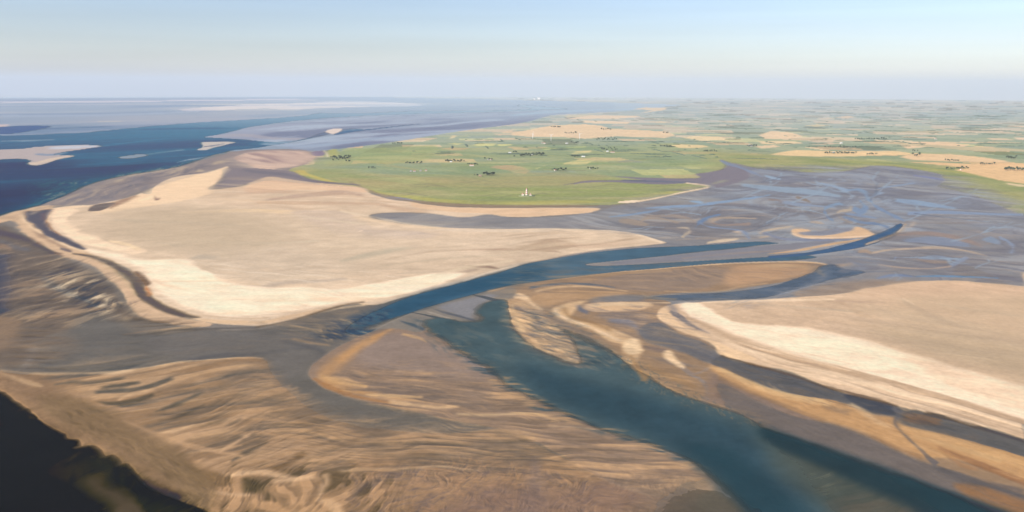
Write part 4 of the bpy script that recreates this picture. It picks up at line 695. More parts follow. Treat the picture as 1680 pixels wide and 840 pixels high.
    # ---------------- fine ripple trains over the near flats
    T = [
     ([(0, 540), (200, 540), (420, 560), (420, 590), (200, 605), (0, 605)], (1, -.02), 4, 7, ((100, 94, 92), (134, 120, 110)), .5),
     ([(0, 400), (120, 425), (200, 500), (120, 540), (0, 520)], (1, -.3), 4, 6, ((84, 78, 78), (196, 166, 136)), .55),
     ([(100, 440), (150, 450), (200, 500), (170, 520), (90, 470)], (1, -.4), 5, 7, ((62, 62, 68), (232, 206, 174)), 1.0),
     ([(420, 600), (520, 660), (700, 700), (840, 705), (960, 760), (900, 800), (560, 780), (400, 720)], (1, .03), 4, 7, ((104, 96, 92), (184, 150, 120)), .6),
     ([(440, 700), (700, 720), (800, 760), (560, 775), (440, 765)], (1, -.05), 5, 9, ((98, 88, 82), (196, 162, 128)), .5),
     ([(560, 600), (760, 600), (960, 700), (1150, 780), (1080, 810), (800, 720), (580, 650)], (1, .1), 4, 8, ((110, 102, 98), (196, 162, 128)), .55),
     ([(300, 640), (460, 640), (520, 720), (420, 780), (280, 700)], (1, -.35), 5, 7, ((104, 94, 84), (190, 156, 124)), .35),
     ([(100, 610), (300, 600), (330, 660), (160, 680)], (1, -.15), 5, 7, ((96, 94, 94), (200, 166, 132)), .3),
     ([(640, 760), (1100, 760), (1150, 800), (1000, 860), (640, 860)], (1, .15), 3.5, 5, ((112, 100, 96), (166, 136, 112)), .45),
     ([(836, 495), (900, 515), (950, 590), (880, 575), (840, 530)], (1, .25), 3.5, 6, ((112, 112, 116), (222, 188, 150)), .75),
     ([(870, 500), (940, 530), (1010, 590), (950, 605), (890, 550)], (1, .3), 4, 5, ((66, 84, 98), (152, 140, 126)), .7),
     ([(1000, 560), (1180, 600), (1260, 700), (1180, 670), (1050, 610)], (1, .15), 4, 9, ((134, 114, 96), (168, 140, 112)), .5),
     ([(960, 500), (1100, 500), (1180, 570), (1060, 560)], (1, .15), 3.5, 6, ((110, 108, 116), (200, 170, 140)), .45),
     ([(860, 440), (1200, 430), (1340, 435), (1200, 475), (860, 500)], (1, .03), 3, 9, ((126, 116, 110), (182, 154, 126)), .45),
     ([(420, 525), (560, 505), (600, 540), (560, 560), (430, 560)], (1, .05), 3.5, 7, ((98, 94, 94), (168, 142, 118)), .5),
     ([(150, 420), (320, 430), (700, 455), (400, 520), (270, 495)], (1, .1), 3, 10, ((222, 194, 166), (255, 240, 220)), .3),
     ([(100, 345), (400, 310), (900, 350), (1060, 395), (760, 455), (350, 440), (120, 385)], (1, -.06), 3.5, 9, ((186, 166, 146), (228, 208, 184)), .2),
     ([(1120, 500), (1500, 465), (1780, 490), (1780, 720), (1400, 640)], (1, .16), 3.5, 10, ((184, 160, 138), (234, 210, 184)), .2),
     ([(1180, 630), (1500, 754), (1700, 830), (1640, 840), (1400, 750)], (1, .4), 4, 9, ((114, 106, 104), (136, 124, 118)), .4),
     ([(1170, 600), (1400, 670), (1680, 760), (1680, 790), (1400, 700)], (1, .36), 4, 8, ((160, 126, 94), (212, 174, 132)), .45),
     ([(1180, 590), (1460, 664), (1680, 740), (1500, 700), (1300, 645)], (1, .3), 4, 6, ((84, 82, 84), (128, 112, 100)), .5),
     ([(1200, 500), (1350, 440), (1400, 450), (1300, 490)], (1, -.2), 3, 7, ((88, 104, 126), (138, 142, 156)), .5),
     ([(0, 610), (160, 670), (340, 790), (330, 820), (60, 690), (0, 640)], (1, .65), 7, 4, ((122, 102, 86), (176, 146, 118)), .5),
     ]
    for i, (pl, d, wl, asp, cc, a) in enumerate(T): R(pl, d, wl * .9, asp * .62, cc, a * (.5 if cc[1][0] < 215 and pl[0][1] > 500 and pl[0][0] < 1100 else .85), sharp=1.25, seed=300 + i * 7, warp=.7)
    p.mottle([(-300, 350), (840, 330), (1900, 380), (1900, 900), (-300, 900)], 45, .05, 68, aniso=(1.6, 1))
    p.mottle([(-300, 420), (840, 400), (1900, 420), (1900, 900), (-300, 900)], 12, .045, 69)
    # the current bites the banks in small teeth
    R([(1000, 575), (1060, 600), (1130, 642), (1200, 668), (1290, 708), (1330, 728), (1290, 726), (1200, 690), (1110, 658), (1040, 620)], (-.8, -1), 5, 2.6, ((72, 92, 102), (140, 122, 104)), .5, sharp=1.0, seed=801, soft=18, rough=6)
    R([(715, 545), (812, 604), (925, 672), (1050, 716), (1150, 762), (1160, 776), (1050, 732), (920, 692), (800, 625)], (1, .05), 4, 4, ((72, 90, 102), (168, 142, 116)), .8, sharp=1.5, seed=802, soft=10, rough=6)
    R([(660, 515), (720, 522), (800, 530), (840, 590), (760, 590), (700, 560)], (1, .5), 6, 4, ((66, 88, 102), (104, 112, 114)), .45, seed=803)

    S([(628, 323, 1.5), (660, 328, 3), (700, 333, 4), (770, 337.5, 5), (850, 339, 5), (930, 338.5, 3), (980, 337.5, 1)], (152, 132, 110), 5, 3, a=.85, cls=MUD)
    g = sstep(.3, .8, 1 - p.water) * (p.cls == SAND)
    for k in (p.col, p.bed): k *= 1 + g[..., None] * np.array((.075, .048, .04)); np.clip(k, 0, .998, out=k)

    R([(60, 300), (180, 290), (330, 262), (300, 288), (160, 332), (80, 338)], (1, -.4), 3, 7, ((118, 116, 128), (196, 174, 152)), .45, seed=900)
    R([(620, 350), (760, 365), (1000, 378), (1050, 388), (860, 372), (700, 368)], (1, .02), 3, 8, ((120, 116, 124), (168, 152, 142)), .5, seed=901)
    R([(840, 376), (960, 378), (1040, 388), (1060, 398), (960, 410), (860, 425), (820, 400)], (1, -.12), 5, 7, ((180, 154, 132), (236, 210, 182)), .6, seed=902)
    for pts, c, a in [
        ([(560, 347, 1), (610, 356, 2), (660, 366, 2.5), (720, 373, 2)], (238, 214, 186), .8), ([(470, 352, 1), (540, 362, 1.6), (600, 368, 1.2)], (232, 210, 182), .6),
        ([(260, 400, 2), (330, 396, 4), (420, 400, 3), (520, 396, 2)], (222, 204, 180), .5), ([(180, 360, 2), (240, 364, 5), (320, 366, 4), (400, 372, 2)], (200, 184, 166), .6),
        ([(320, 424, 3), (335, 422, 6), (352, 424, 3)], (186, 172, 158), .6), ([(270, 400, 2), (290, 403, 4), (310, 403, 2)], (190, 176, 160), .5),
        ([(560, 428, 3), (600, 420, 7), (650, 410, 6), (680, 408, 2)], (192, 180, 160), .6), ([(620, 438, 2), (680, 430, 2), (740, 424, 3), (820, 420, 2)], (196, 178, 156), .5),
        ([(700, 456, 2), (760, 440, 3), (800, 434, 3), (840, 428, 2)], (244, 220, 190), .7), ([(640, 468, 2), (700, 458, 4), (740, 452, 3)], (252, 230, 202), .8),
        ([(1250, 500, 2), (1330, 506, 4), (1400, 512, 3)], (196, 176, 156), .5), ([(1540, 500, 3), (1600, 510, 5), (1680, 520, 5)], (196, 174, 154), .5),
        ([(1260, 540, 2), (1340, 550, 3), (1420, 566, 3)], (255, 236, 212), .6)]:
        S(pts, c, 7, 6, a=a)

    # branching creeks draining the right-hand flats
    def creek(x, y, dx, dy, L, w, dep, k):
        pts = [(x, y, w)]
        for i in range(5):
            q = _h(np.array([k * 13 + i]), np.array([dep * 7 + 1]), 55)[0] - .5
            q2 = _h(np.array([k * 5 + i]), np.array([dep + 11]), 56)[0] - .5
            x += dx * L / 5 + q * L * .16; y += dy * L / 5 + q2 * L * .07; pts.append((x, y, w * (1 - .15 * (i + 1))))
            if dep < 2 and i in (1, 3): creek(x, y, dx * .7 + (q * 1.6), dy * 1.1 - .06 * (1 if q > 0 else -1), L * .5, w * .65, dep + 1, k * 3 + i + 1)
        S(pts, (160, 174, 192) if k % 3 else (112, 114, 128), 2.5, 3, a=.75, wet=1)
    for k, (x, y, dx, dy, L, w) in enumerate([(1210, 328, .9, -.35, 60, 1.6), (1300, 332, .8, -.4, 70, 1.6), (1428, 330, .3, -.55, 60, 2), (1400, 322, -.7, -.3, 70, 1.6), (1484, 362, .9, -.35, 90, 2), (1500, 350, 1, .1, 120, 1.6),
        (1560, 396, 1, -.2, 90, 1.6), (1150, 352, -.9, -.05, 70, 1.6), (1230, 380, .9, -.3, 70, 1.6), (1360, 352, -.9, -.2, 80, 1.5), (1460, 420, .9, .1, 110, 1.5), (1420, 446, .9, .06, 120, 1.6), (1090, 372, -.8, .1, 50, 1.2), (1540, 330, .8, -.1, 70, 1.4), (1240, 300, .9, -.2, 60, 1.2), (1600, 440, .9, -.2, 70, 1.4)]):
        creek(x, y, dx, dy, L, w, 0, k + 1)
    for pts, c, a in [  # painted shading: darker lee sides, lighter crests of the bars by the fork
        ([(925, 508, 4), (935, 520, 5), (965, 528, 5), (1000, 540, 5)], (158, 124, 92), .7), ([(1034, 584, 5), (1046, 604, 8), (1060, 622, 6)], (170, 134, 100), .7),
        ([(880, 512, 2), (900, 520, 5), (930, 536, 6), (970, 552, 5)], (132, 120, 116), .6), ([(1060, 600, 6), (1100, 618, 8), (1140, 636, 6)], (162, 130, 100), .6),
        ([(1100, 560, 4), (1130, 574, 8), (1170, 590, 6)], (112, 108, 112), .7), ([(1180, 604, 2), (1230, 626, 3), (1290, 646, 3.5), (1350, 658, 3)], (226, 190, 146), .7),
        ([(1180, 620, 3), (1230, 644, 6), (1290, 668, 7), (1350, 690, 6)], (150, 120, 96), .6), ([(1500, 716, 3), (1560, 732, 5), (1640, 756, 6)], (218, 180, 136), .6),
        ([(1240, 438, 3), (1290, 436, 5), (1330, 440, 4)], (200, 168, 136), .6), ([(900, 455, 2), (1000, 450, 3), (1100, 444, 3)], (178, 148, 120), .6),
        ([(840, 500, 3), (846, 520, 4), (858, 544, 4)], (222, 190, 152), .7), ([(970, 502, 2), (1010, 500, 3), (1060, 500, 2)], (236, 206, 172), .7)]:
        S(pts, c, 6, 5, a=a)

    P([(1252, 704), (1330, 727), (1440, 765), (1560, 808), (1700, 866), (1760, 980), (1600, 900), (1500, 836), (1450, 812), (1390, 786), (1330, 758), (1264, 728)], (48, 68, 80), 20, 4, a=.9)
    P([(1120, 730), (1200, 740), (1260, 790), (1330, 860), (1340, 980), (1240, 860), (1180, 790)], (50, 74, 88), 30, 4, a=.8)
    P([(60, 650), (110, 652), (170, 668), (230, 702), (300, 742), (345, 792), (350, 830), (290, 800), (220, 755), (150, 715), (95, 690)], (134, 112, 90), 16, 12, a=.7)
    P([(1440, 545), (1600, 552), (1780, 585), (1780, 655), (1640, 614), (1540, 588)], (192, 168, 142), 45, 14, a=.75)
    P([(1420, 500), (1560, 480), (1780, 500), (1780, 560), (1600, 550), (1460, 530)], (206, 180, 152), 40, 14, a=.5)
    P([(180, 348), (330, 342), (460, 372), (440, 404), (300, 414), (200, 386)], (203, 180, 156), 50, 14, a=.7)
    R([(60, 640), (200, 690), (340, 780), (340, 820), (180, 740), (80, 690)], (1, .55), 8, 5, ((112, 94, 76), (160, 132, 106)), .5, seed=960)
import bpy, bmesh, random
from mathutils import Vector, Matrix
random.seed(7)
R_ = math.radians
SC = bpy.context.scene; COL = SC.collection
# ---- camera ---------------------------------------------------------------------------
cam = bpy.data.cameras.new('camera'); co = bpy.data.objects.new('camera', cam); COL.objects.link(co)
cam.sensor_width = 36; cam.lens = 36 * FOC / 1680; cam.clip_start = 1; cam.clip_end = 400000
co.location = (0, 0, CAM_H)
co.matrix_world = Matrix.Translation((0, 0, CAM_H)) @ Matrix.Rotation(math.pi / 2 - PITCH, 4, 'X') @ Matrix.Rotation(ROLL, 4, 'Z')
SC.camera = co
# ---- light ----------------------------------------------------------------------------
SUN_EL, SUN_AZ = R_(27), R_(-122)          # azimuth measured from +Y towards +X: sun stands left, a little behind
world = bpy.data.worlds.new('World'); SC.world = world; world.use_nodes = True
nt = world.node_tree; nt.nodes.clear()
sky = nt.nodes.new('ShaderNodeTexSky'); sky.sky_type = 'NISHITA'; sky.sun_disc = False
sky.sun_elevation = SUN_EL; sky.sun_rotation = SUN_AZ; sky.altitude = 600
sky.air_density = 1.0; sky.dust_density = SKY_DUST; sky.ozone_density = 3.0
bg = nt.nodes.new('ShaderNodeBackground'); bg.inputs['Strength'].default_value = SKY_STR
wo = nt.nodes.new('ShaderNodeOutputWorld')
tn = nt.nodes.new('ShaderNodeVectorMath'); tn.operation = 'MULTIPLY'; tn.inputs[1].default_value = SKY_TINT
tc_ = nt.nodes.new('ShaderNodeTexCoord'); mp_ = nt.nodes.new('ShaderNodeMapping'); mp_.inputs['Scale'].default_value = (1.2, 1.2, 34)
nz_ = nt.nodes.new('ShaderNodeTexNoise'); nz_.inputs['Scale'].default_value = 1.4; nz_.inputs['Detail'].default_value = 5
mr_ = nt.nodes.new('ShaderNodeMapRange'); mr_.inputs['From Min'].default_value = .3; mr_.inputs['From Max'].default_value = .7; mr_.inputs['To Min'].default_value = .95; mr_.inputs['To Max'].default_value = 1.05
sc_ = nt.nodes.new('ShaderNodeVectorMath'); sc_.operation = 'SCALE'        # thin veils of cirrus and haze layers
nt.links.new(tc_.outputs['Generated'], mp_.inputs[0]); nt.links.new(mp_.outputs[0], nz_.inputs['Vector']); nt.links.new(nz_.outputs['Fac'], mr_.inputs['Value'])
nt.links.new(sky.outputs[0], sc_.inputs[0]); nt.links.new(mr_.outputs[0], sc_.inputs['Scale']); nt.links.new(sc_.outputs[0], tn.inputs[0]); nt.links.new(tn.outputs[0], bg.inputs[0]); nt.links.new(bg.outputs[0], wo.inputs[0])
sl_ = bpy.data.lights.new('sun', 'SUN'); sl_.energy = SUN_STR; sl_.angle = R_(.5); sl_.color = (1, .93, .83)
so = bpy.data.objects.new('sun', sl_); COL.objects.link(so)
so.rotation_euler = Vector((-math.sin(SUN_AZ) * math.cos(SUN_EL), -math.cos(SUN_AZ) * math.cos(SUN_EL), -math.sin(SUN_EL))).to_track_quat('-Z', 'Y').to_euler()
SC.view_settings.view_transform = 'Standard'; SC.view_settings.look = 'None'; SC.view_settings.gamma = 1
SC.view_settings.exposure = EXPO
SC.cycles.max_bounces = 4; SC.cycles.volume_bounces = 1; SC.cycles.transparent_max_bounces = 8
SC.cycles.use_denoising = True

def tag(o, label=None, cat=None, group=None, kind=None):
    if label: o['label'] = label
    if cat: o['category'] = cat
    if group: o['group'] = group
    if kind: o['kind'] = kind
    return o
# ---- materials --------------------------------------------------------------------------
def nodes(m):
    m.use_nodes = True; t = m.node_tree; return t, t.nodes['Principled BSDF']
def add(t, kind, **kw):
    n = t.nodes.new(kind)
    for k, v in kw.items(): setattr(n, k, v)
    return n
def ground_mat(name, rough=.8, spec=.25, bump=.25, grain=(.88, 1.12), scale=.12, wetmix=True):
    m = bpy.data.materials.new(name); t, b = nodes(m); L = t.links.new
    a = add(t, 'ShaderNodeAttribute', attribute_name='ground_colour')
    g = add(t, 'ShaderNodeNewGeometry')
    def noise(sc, det, rg=.55):
        n = add(t, 'ShaderNodeTexNoise'); n.inputs['Scale'].default_value = sc; n.inputs['Detail'].default_value = det; n.inputs['Roughness'].default_value = rg
        L(g.outputs['Position'], n.inputs['Vector']); return n
    n1 = noise(scale, 5, .6)
    mr = add(t, 'ShaderNodeMapRange'); mr.inputs['From Min'].default_value = .3; mr.inputs['From Max'].default_value = .7
    mr.inputs['To Min'].default_value = grain[0]; mr.inputs['To Max'].default_value = grain[1]
    L(n1.outputs['Fac'], mr.inputs['Value'])
    mx = add(t, 'ShaderNodeVectorMath', operation='SCALE'); L(a.outputs['Color'], mx.inputs[0]); L(mr.outputs[0], mx.inputs['Scale'])
    nb = noise(scale * .14, 6, .62); mrb = add(t, 'ShaderNodeMapRange'); mrb.inputs['From Min'].default_value = .3; mrb.inputs['From Max'].default_value = .7; mrb.inputs['To Min'].default_value = .93; mrb.inputs['To Max'].default_value = 1.07
    L(nb.outputs['Fac'], mrb.inputs['Value']); mx2 = add(t, 'ShaderNodeVectorMath', operation='SCALE'); L(mx.outputs[0], mx2.inputs[0]); L(mrb.outputs[0], mx2.inputs['Scale'])
    L(mx2.outputs[0], b.inputs['Base Color'])
    w = add(t, 'ShaderNodeAttribute', attribute_name='wetness')
    mr2 = add(t, 'ShaderNodeMapRange'); mr2.inputs['To Min'].default_value = rough; mr2.inputs['To Max'].default_value = WET_ROUGH if wetmix else rough
    L(w.outputs['Fac'], mr2.inputs['Value']); L(mr2.outputs[0], b.inputs['Roughness'])
    mr3 = add(t, 'ShaderNodeMapRange'); mr3.inputs['To Min'].default_value = spec * .3; mr3.inputs['To Max'].default_value = spec
    L(w.outputs['Fac'], mr3.inputs['Value']); L(mr3.outputs[0], b.inputs['Specular IOR Level'])
    n2 = noise(scale * .6, 4); bp = add(t, 'ShaderNodeBump'); bp.inputs['Strength'].default_value = bump; bp.inputs['Distance'].default_value = 1.5
    L(n2.outputs['Fac'], bp.inputs['Height']); L(bp.outputs[0], b.inputs['Normal'])
    return m
M_mud = ground_mat('wet_mud', .7, .5, .12)
M_sand = ground_mat('dry_sand', .9, .2, .2, (.93, 1.07), .08)
M_pool = ground_mat('standing_water', .5, .5, .05)
M_grass = ground_mat('salt_marsh_grass', .9, .1, .3, (.85, 1.15), .03)
M_field = ground_mat('farm_fields', .9, .1, .3, (.85, 1.15), .02)
def water_mat():
    m = bpy.data.materials.new('tidal_water'); m.use_nodes = True; t = m.node_tree; t.nodes.clear(); L = t.links.new
    out = add(t, 'ShaderNodeOutputMaterial')
    a = add(t, 'ShaderNodeAttribute', attribute_name='water_colour')
    g = add(t, 'ShaderNodeNewGeometry')
    n = add(t, 'ShaderNodeTexNoise'); n.inputs['Scale'].default_value = .08; n.inputs['Detail'].default_value = 6; L(g.outputs['Position'], n.inputs['Vector'])
    n2 = add(t, 'ShaderNodeTexNoise'); n2.inputs['Scale'].default_value = .012; n2.inputs['Detail'].default_value = 5; L(g.outputs['Position'], n2.inputs['Vector'])
    mr0 = add(t, 'ShaderNodeMapRange'); mr0.inputs['From Min'].default_value = .3; mr0.inputs['From Max'].default_value = .7; mr0.inputs['To Min'].default_value = .86; mr0.inputs['To Max'].default_value = 1.14
    L(n2.outputs['Fac'], mr0.inputs['Value']); sc = add(t, 'ShaderNodeVectorMath', operation='SCALE'); L(a.outputs['Color'], sc.inputs[0]); L(mr0.outputs[0], sc.inputs['Scale'])
    bp = add(t, 'ShaderNodeBump'); bp.inputs['Strength'].default_value = .35; bp.inputs['Distance'].default_value = 1.2; L(n.outputs['Fac'], bp.inputs['Height'])
    df = add(t, 'ShaderNodeBsdfDiffuse'); L(sc.outputs[0], df.inputs['Color']); L(bp.outputs[0], df.inputs['Normal'])
    gl = add(t, 'ShaderNodeBsdfGlossy'); gl.inputs['Roughness'].default_value = .38; gl.inputs['Color'].default_value = (.25, .6, .9, 1); L(bp.outputs[0], gl.inputs['Normal'])
    fr = add(t, 'ShaderNodeFresnel'); fr.inputs['IOR'].default_value = 1.33
    mf = add(t, 'ShaderNodeMapRange'); mf.inputs['To Min'].default_value = 0; mf.inputs['To Max'].default_value = .045; L(fr.outputs[0], mf.inputs['Value'])
    mg = add(t, 'ShaderNodeMixShader'); L(mf.outputs[0], mg.inputs[0]); L(df.outputs[0], mg.inputs[1]); L(gl.outputs[0], mg.inputs[2])
    d = add(t, 'ShaderNodeAttribute', attribute_name='depth')
    mr = add(t, 'ShaderNodeMapRange'); mr.inputs['From Max'].default_value = 3.0; L(d.outputs['Fac'], mr.inputs['Value'])
    tr = add(t, 'ShaderNodeBsdfTransparent'); mx = add(t, 'ShaderNodeMixShader')
    L(mr.outputs[0], mx.inputs[0]); L(tr.outputs[0], mx.inputs[1]); L(mg.outputs[0], mx.inputs[2]); L(mx.outputs[0], out.inputs['Surface'])
    return m
M_water = water_mat()
def plain(name, col, rough=.7, var=.12, scale=.5, metal=0.):
    m = bpy.data.materials.new(name); t, b = nodes(m); L = t.links.new
    n = add(t, 'ShaderNodeTexNoise'); n.inputs['Scale'].default_value = scale; n.inputs['Detail'].default_value = 4
    tc = add(t, 'ShaderNodeTexCoord'); L(tc.outputs['Object'], n.inputs['Vector'])
    r = add(t, 'ShaderNodeValToRGB'); c = np.array(col)
    r.color_ramp.elements[0].color = (*(c * (1 - var)), 1); r.color_ramp.elements[1].color = (*np.minimum(c * (1 + var), .9), 1)
    r.color_ramp.elements[0].position = .35; r.color_ramp.elements[1].position = .65
    L(n.outputs['Fac'], r.inputs[0]); L(r.outputs[0], b.inputs['Base Color'])
    b.inputs['Roughness'].default_value = rough; b.inputs['Metallic'].default_value = metal
    return m
# ---- the ground -------------------------------------------------------------------------
STEP = GRID_STEP
t0 = math.sqrt(2 * CAM_H / EARTH)
tt = np.concatenate([[t0 + 2e-5, t0 + 1e-4, t0 + 2.5e-4], t0 + np.arange(.5, 960, STEP) / FOC])
rr = EARTH * (tt - np.sqrt(np.maximum(tt * tt - t0 * t0, 0)))
rr = np.concatenate([[102000., 95000.], rr, np.array([720, 600, 480, 360, 240, 120, 40.])])
rr = rr[np.concatenate([[True], np.diff(rr) < -.5])]
az = np.concatenate([np.arange(-62, -36, .6), np.arange(-36, 36, math.degrees(STEP * 1.1 / FOC)), np.arange(36, 62.5, .6)])
AZ, RR = np.meshgrid(np.radians(az), rr)
GX, GY = RR * np.sin(AZ), RR * np.cos(AZ)
p = Painter(GX, GY); survey(p)
def lin(c): return np.where(c <= .04045, c / 12.92, ((c + .055) / 1.055)**2.4)
air = np.exp(-np.hypot(RR, CAM_H) * HAZE_D)[..., None]
# reflectance: photo tone less even air and daylight terms; painted haze and shading partly stay
HZC = np.array(HAZE_TONE)
def albedo(c, gain, off=0.):
    L_ = lin(c)
    return np.clip((L_ - HZC * (1 - air)) / air / np.array(gain) - off, .004, .78)
gloss = (p.wet[..., None]) * np.array(WET_OFF)
alb = albedo(p.bed, LIT, gloss)
elev = np.clip(CAM_H / np.maximum(RR, 1), 0, 1)[..., None]
walb = albedo(p.col, LIT_W, np.array(W_OFF) * (.3 + .7 * np.exp(-elev * 9)))
alb[..., :] = np.clip(alb, .015, .75); walb = np.clip(walb, .004, .6)
CURV = RR * RR / (2 * EARTH)
wm = p.water
ZL = p.hgt + .02 + p.relief * (wm < .5)
Z = ZL * (1 - sstep(.0, .6, wm)) - .5 * sstep(.0, 1, wm)
nr, nc = GX.shape
idx = np.arange(nr * nc).reshape(nr, nc)
quads = np.stack([idx[1:, :-1], idx[1:, 1:], idx[:-1, 1:], idx[:-1, :-1]], -1)
def grid_mesh(name, zz, sel, attrs, mat):
    q = quads[sel]
    used = np.unique(q); remap = np.full(nr * nc, -1); remap[used] = np.arange(len(used)); q = remap[q]
    me = bpy.data.meshes.new(name)
    me.vertices.add(len(used)); me.vertices.foreach_set('co', np.stack([GX.ravel()[used], GY.ravel()[used], zz.ravel()[used]], -1).astype(np.float32).ravel())
    me.loops.add(q.size); me.loops.foreach_set('vertex_index', q.ravel().astype(np.int32))
    me.polygons.add(len(q)); me.polygons.foreach_set('loop_start', np.arange(0, q.size, 4, dtype=np.int32)); me.polygons.foreach_set('loop_total', np.full(len(q), 4, np.int32))
    me.polygons.foreach_set('use_smooth', np.ones(len(q), bool))
    me.update(calc_edges=True)
    for k, v in attrs.items():
        if v.ndim == 3:
            at = me.attributes.new(k, 'FLOAT_COLOR', 'POINT'); c = np.ones((len(used), 4), np.float32); c[:, :3] = v.reshape(-1, 3)[used]; at.data.foreach_set('color', c.ravel())
        else:
            at = me.attributes.new(k, 'FLOAT', 'POINT'); at.data.foreach_set('value', v.ravel()[used].astype(np.float32))
    o = bpy.data.objects.new(name, me); me.materials.append(mat); COL.objects.link(o); o['kind'] = 'structure'
    return o
qc = p.cls[:-1, :-1]; wq = np.maximum(np.maximum(wm[:-1, :-1], wm[1:, :-1]), np.maximum(wm[:-1, 1:], wm[1:, 1:]))
qx, qy = p.px[:-1, :-1], p.py[:-1, :-1]
GA = {'ground_colour': alb, 'wetness': p.wet}
land = -CURV + Z
grid_mesh('mudflat', land, (qc == MUD) | (qc == WATER) & (wq > .3), GA, M_mud)
grid_mesh('tidal_pools', land, (qc == WATER) & (wq <= .3), GA, M_pool)
right = qx > 880 + (qy - 470) * .9
grid_mesh('sandbank', land, (qc == SAND) & ~right, GA, M_sand)
grid_mesh('sandbank', land, (qc == SAND) & right, GA, M_sand)
grid_mesh('salt_marsh', land, qc == GREEN, GA, M_grass)
grid_mesh('farmland', land, qc == FIELD, GA, M_field)
WA = {'water_colour': walb, 'depth': 3.0 * np.clip(wm, 0, 1)}
issea = (qy < 360) & (qx < 600 + (300 - qy) * 4) | (qx < 30) & (qy < 560)
gully = (qx < 420) & (qy > 600)
grid_mesh('sea', -CURV, (wq > .03) & issea, WA, M_water)
grid_mesh('tidal_river', -CURV, (wq > .03) & ~issea & ~gully, WA, M_water)
grid_mesh('tidal_gully', -CURV, (wq > .03) & gully, WA, M_water)

# ---- things -------------------------------------------------------------------------------
def ground_at(px, py, h=1.6):
    x, y = to_ground(px, py); r2 = float(x * x + y * y)
    return Vector((float(x), float(y), h - r2 / (2 * EARTH)))
def obj(name, bm, mat, parent=None, smooth=False):
    me = bpy.data.meshes.new(name); bmesh.ops.recalc_face_normals(bm, faces=bm.faces); bm.to_mesh(me); bm.free()
    if smooth: me.polygons.foreach_set('use_smooth', [True] * len(me.polygons))
    for m_ in (mat if isinstance(mat, (list, tuple)) else [mat]): me.materials.append(m_)
    o = bpy.data.objects.new(name, me); COL.objects.link(o)
    if parent: o.parent = parent
    return o
def empty(name, loc, rz=0.):
    o = bpy.data.objects.new(name, None); COL.objects.link(o); o.location = loc; o.rotation_euler.z = rz; return o
def box(bm, x0, x1, y0, y1, z0, z1, mi=0):
    vs = [bm.verts.new((x, y, z)) for z in (z0, z1) for x, y in ((x0, y0), (x1, y0), (x1, y1), (x0, y1))]
    for f in ((3, 2, 1, 0), (4, 5, 6, 7), (0, 1, 5, 4), (1, 2, 6, 5), (2, 3, 7, 6), (3, 0, 4, 7)):
        bm.faces.new([vs[i] for i in f]).material_index = mi
def lathe(bm, prof, seg=20, cx=0., cy=0.):
    rings = [[bm.verts.new((cx + r * math.cos(2 * math.pi * k / seg), cy + r * math.sin(2 * math.pi * k / seg), z)) for k in range(seg)] for r, z in prof]
    for a, b in zip(rings, rings[1:]):
        for k in range(seg): bm.faces.new((a[k], a[(k + 1) % seg], b[(k + 1) % seg], b[k]))
    bm.faces.new(rings[0][::-1]); bm.faces.new(rings[-1])
def gable(bm, x0, x1, y0, y1, z0, h, over=.6, hip=0., th=.35):
    """ridge along x, with thickness"""
    ym = (y0 + y1) / 2; x0 -= over; x1 += over; y0 -= over; y1 += over
    T = [(x0, y0, z0), (x1, y0, z0), (x1, y1, z0), (x0, y1, z0), (x0 + hip, ym, z0 + h), (x1 - hip, ym, z0 + h)]
    v = [bm.verts.new(c) for c in T]
    for f in ((0, 1, 5, 4), (2, 3, 4, 5), (0, 4, 3), (1, 2, 5), (3, 2, 1, 0)): bm.faces.new([v[i] for i in f])
M_white = plain('white_painted_plaster', (.78, .74, .68), .7, .06)
M_cream = plain('cream_brick', (.62, .54, .44), .8, .1)
M_brick = plain('red_brick', (.34, .17, .11), .85, .15)
M_tile = plain('red_roof_tile', (.38, .2, .14), .8, .15)
M_grey = plain('grey_roof', (.26, .26, .27), .7, .12)
M_light = plain('pale_sheet_roof', (.6, .6, .58), .5, .08)
M_thatch = plain('weathered_thatch', (.24, .19, .14), .95, .2)
M_glass = plain('dark_window_glass', (.05, .06, .07), .15, .1)
M_wood = plain('painted_door', (.12, .18, .13), .6, .1)
M_red = plain('red_paint', (.5, .09, .07), .5, .08)
M_dark = plain('dark_metal', (.08, .08, .09), .4, .1)
M_bark = plain('bark', (.09, .07, .05), .95, .25)
M_leaf = plain('dark_foliage', (.05, .075, .035), .9, .5, .35)
M_leaf2 = plain('grey_green_foliage', (.07, .10, .055), .9, .5, .35)
M_turb = plain('turbine_white', (.78, .78, .77), .4, .03)
EMP = {}
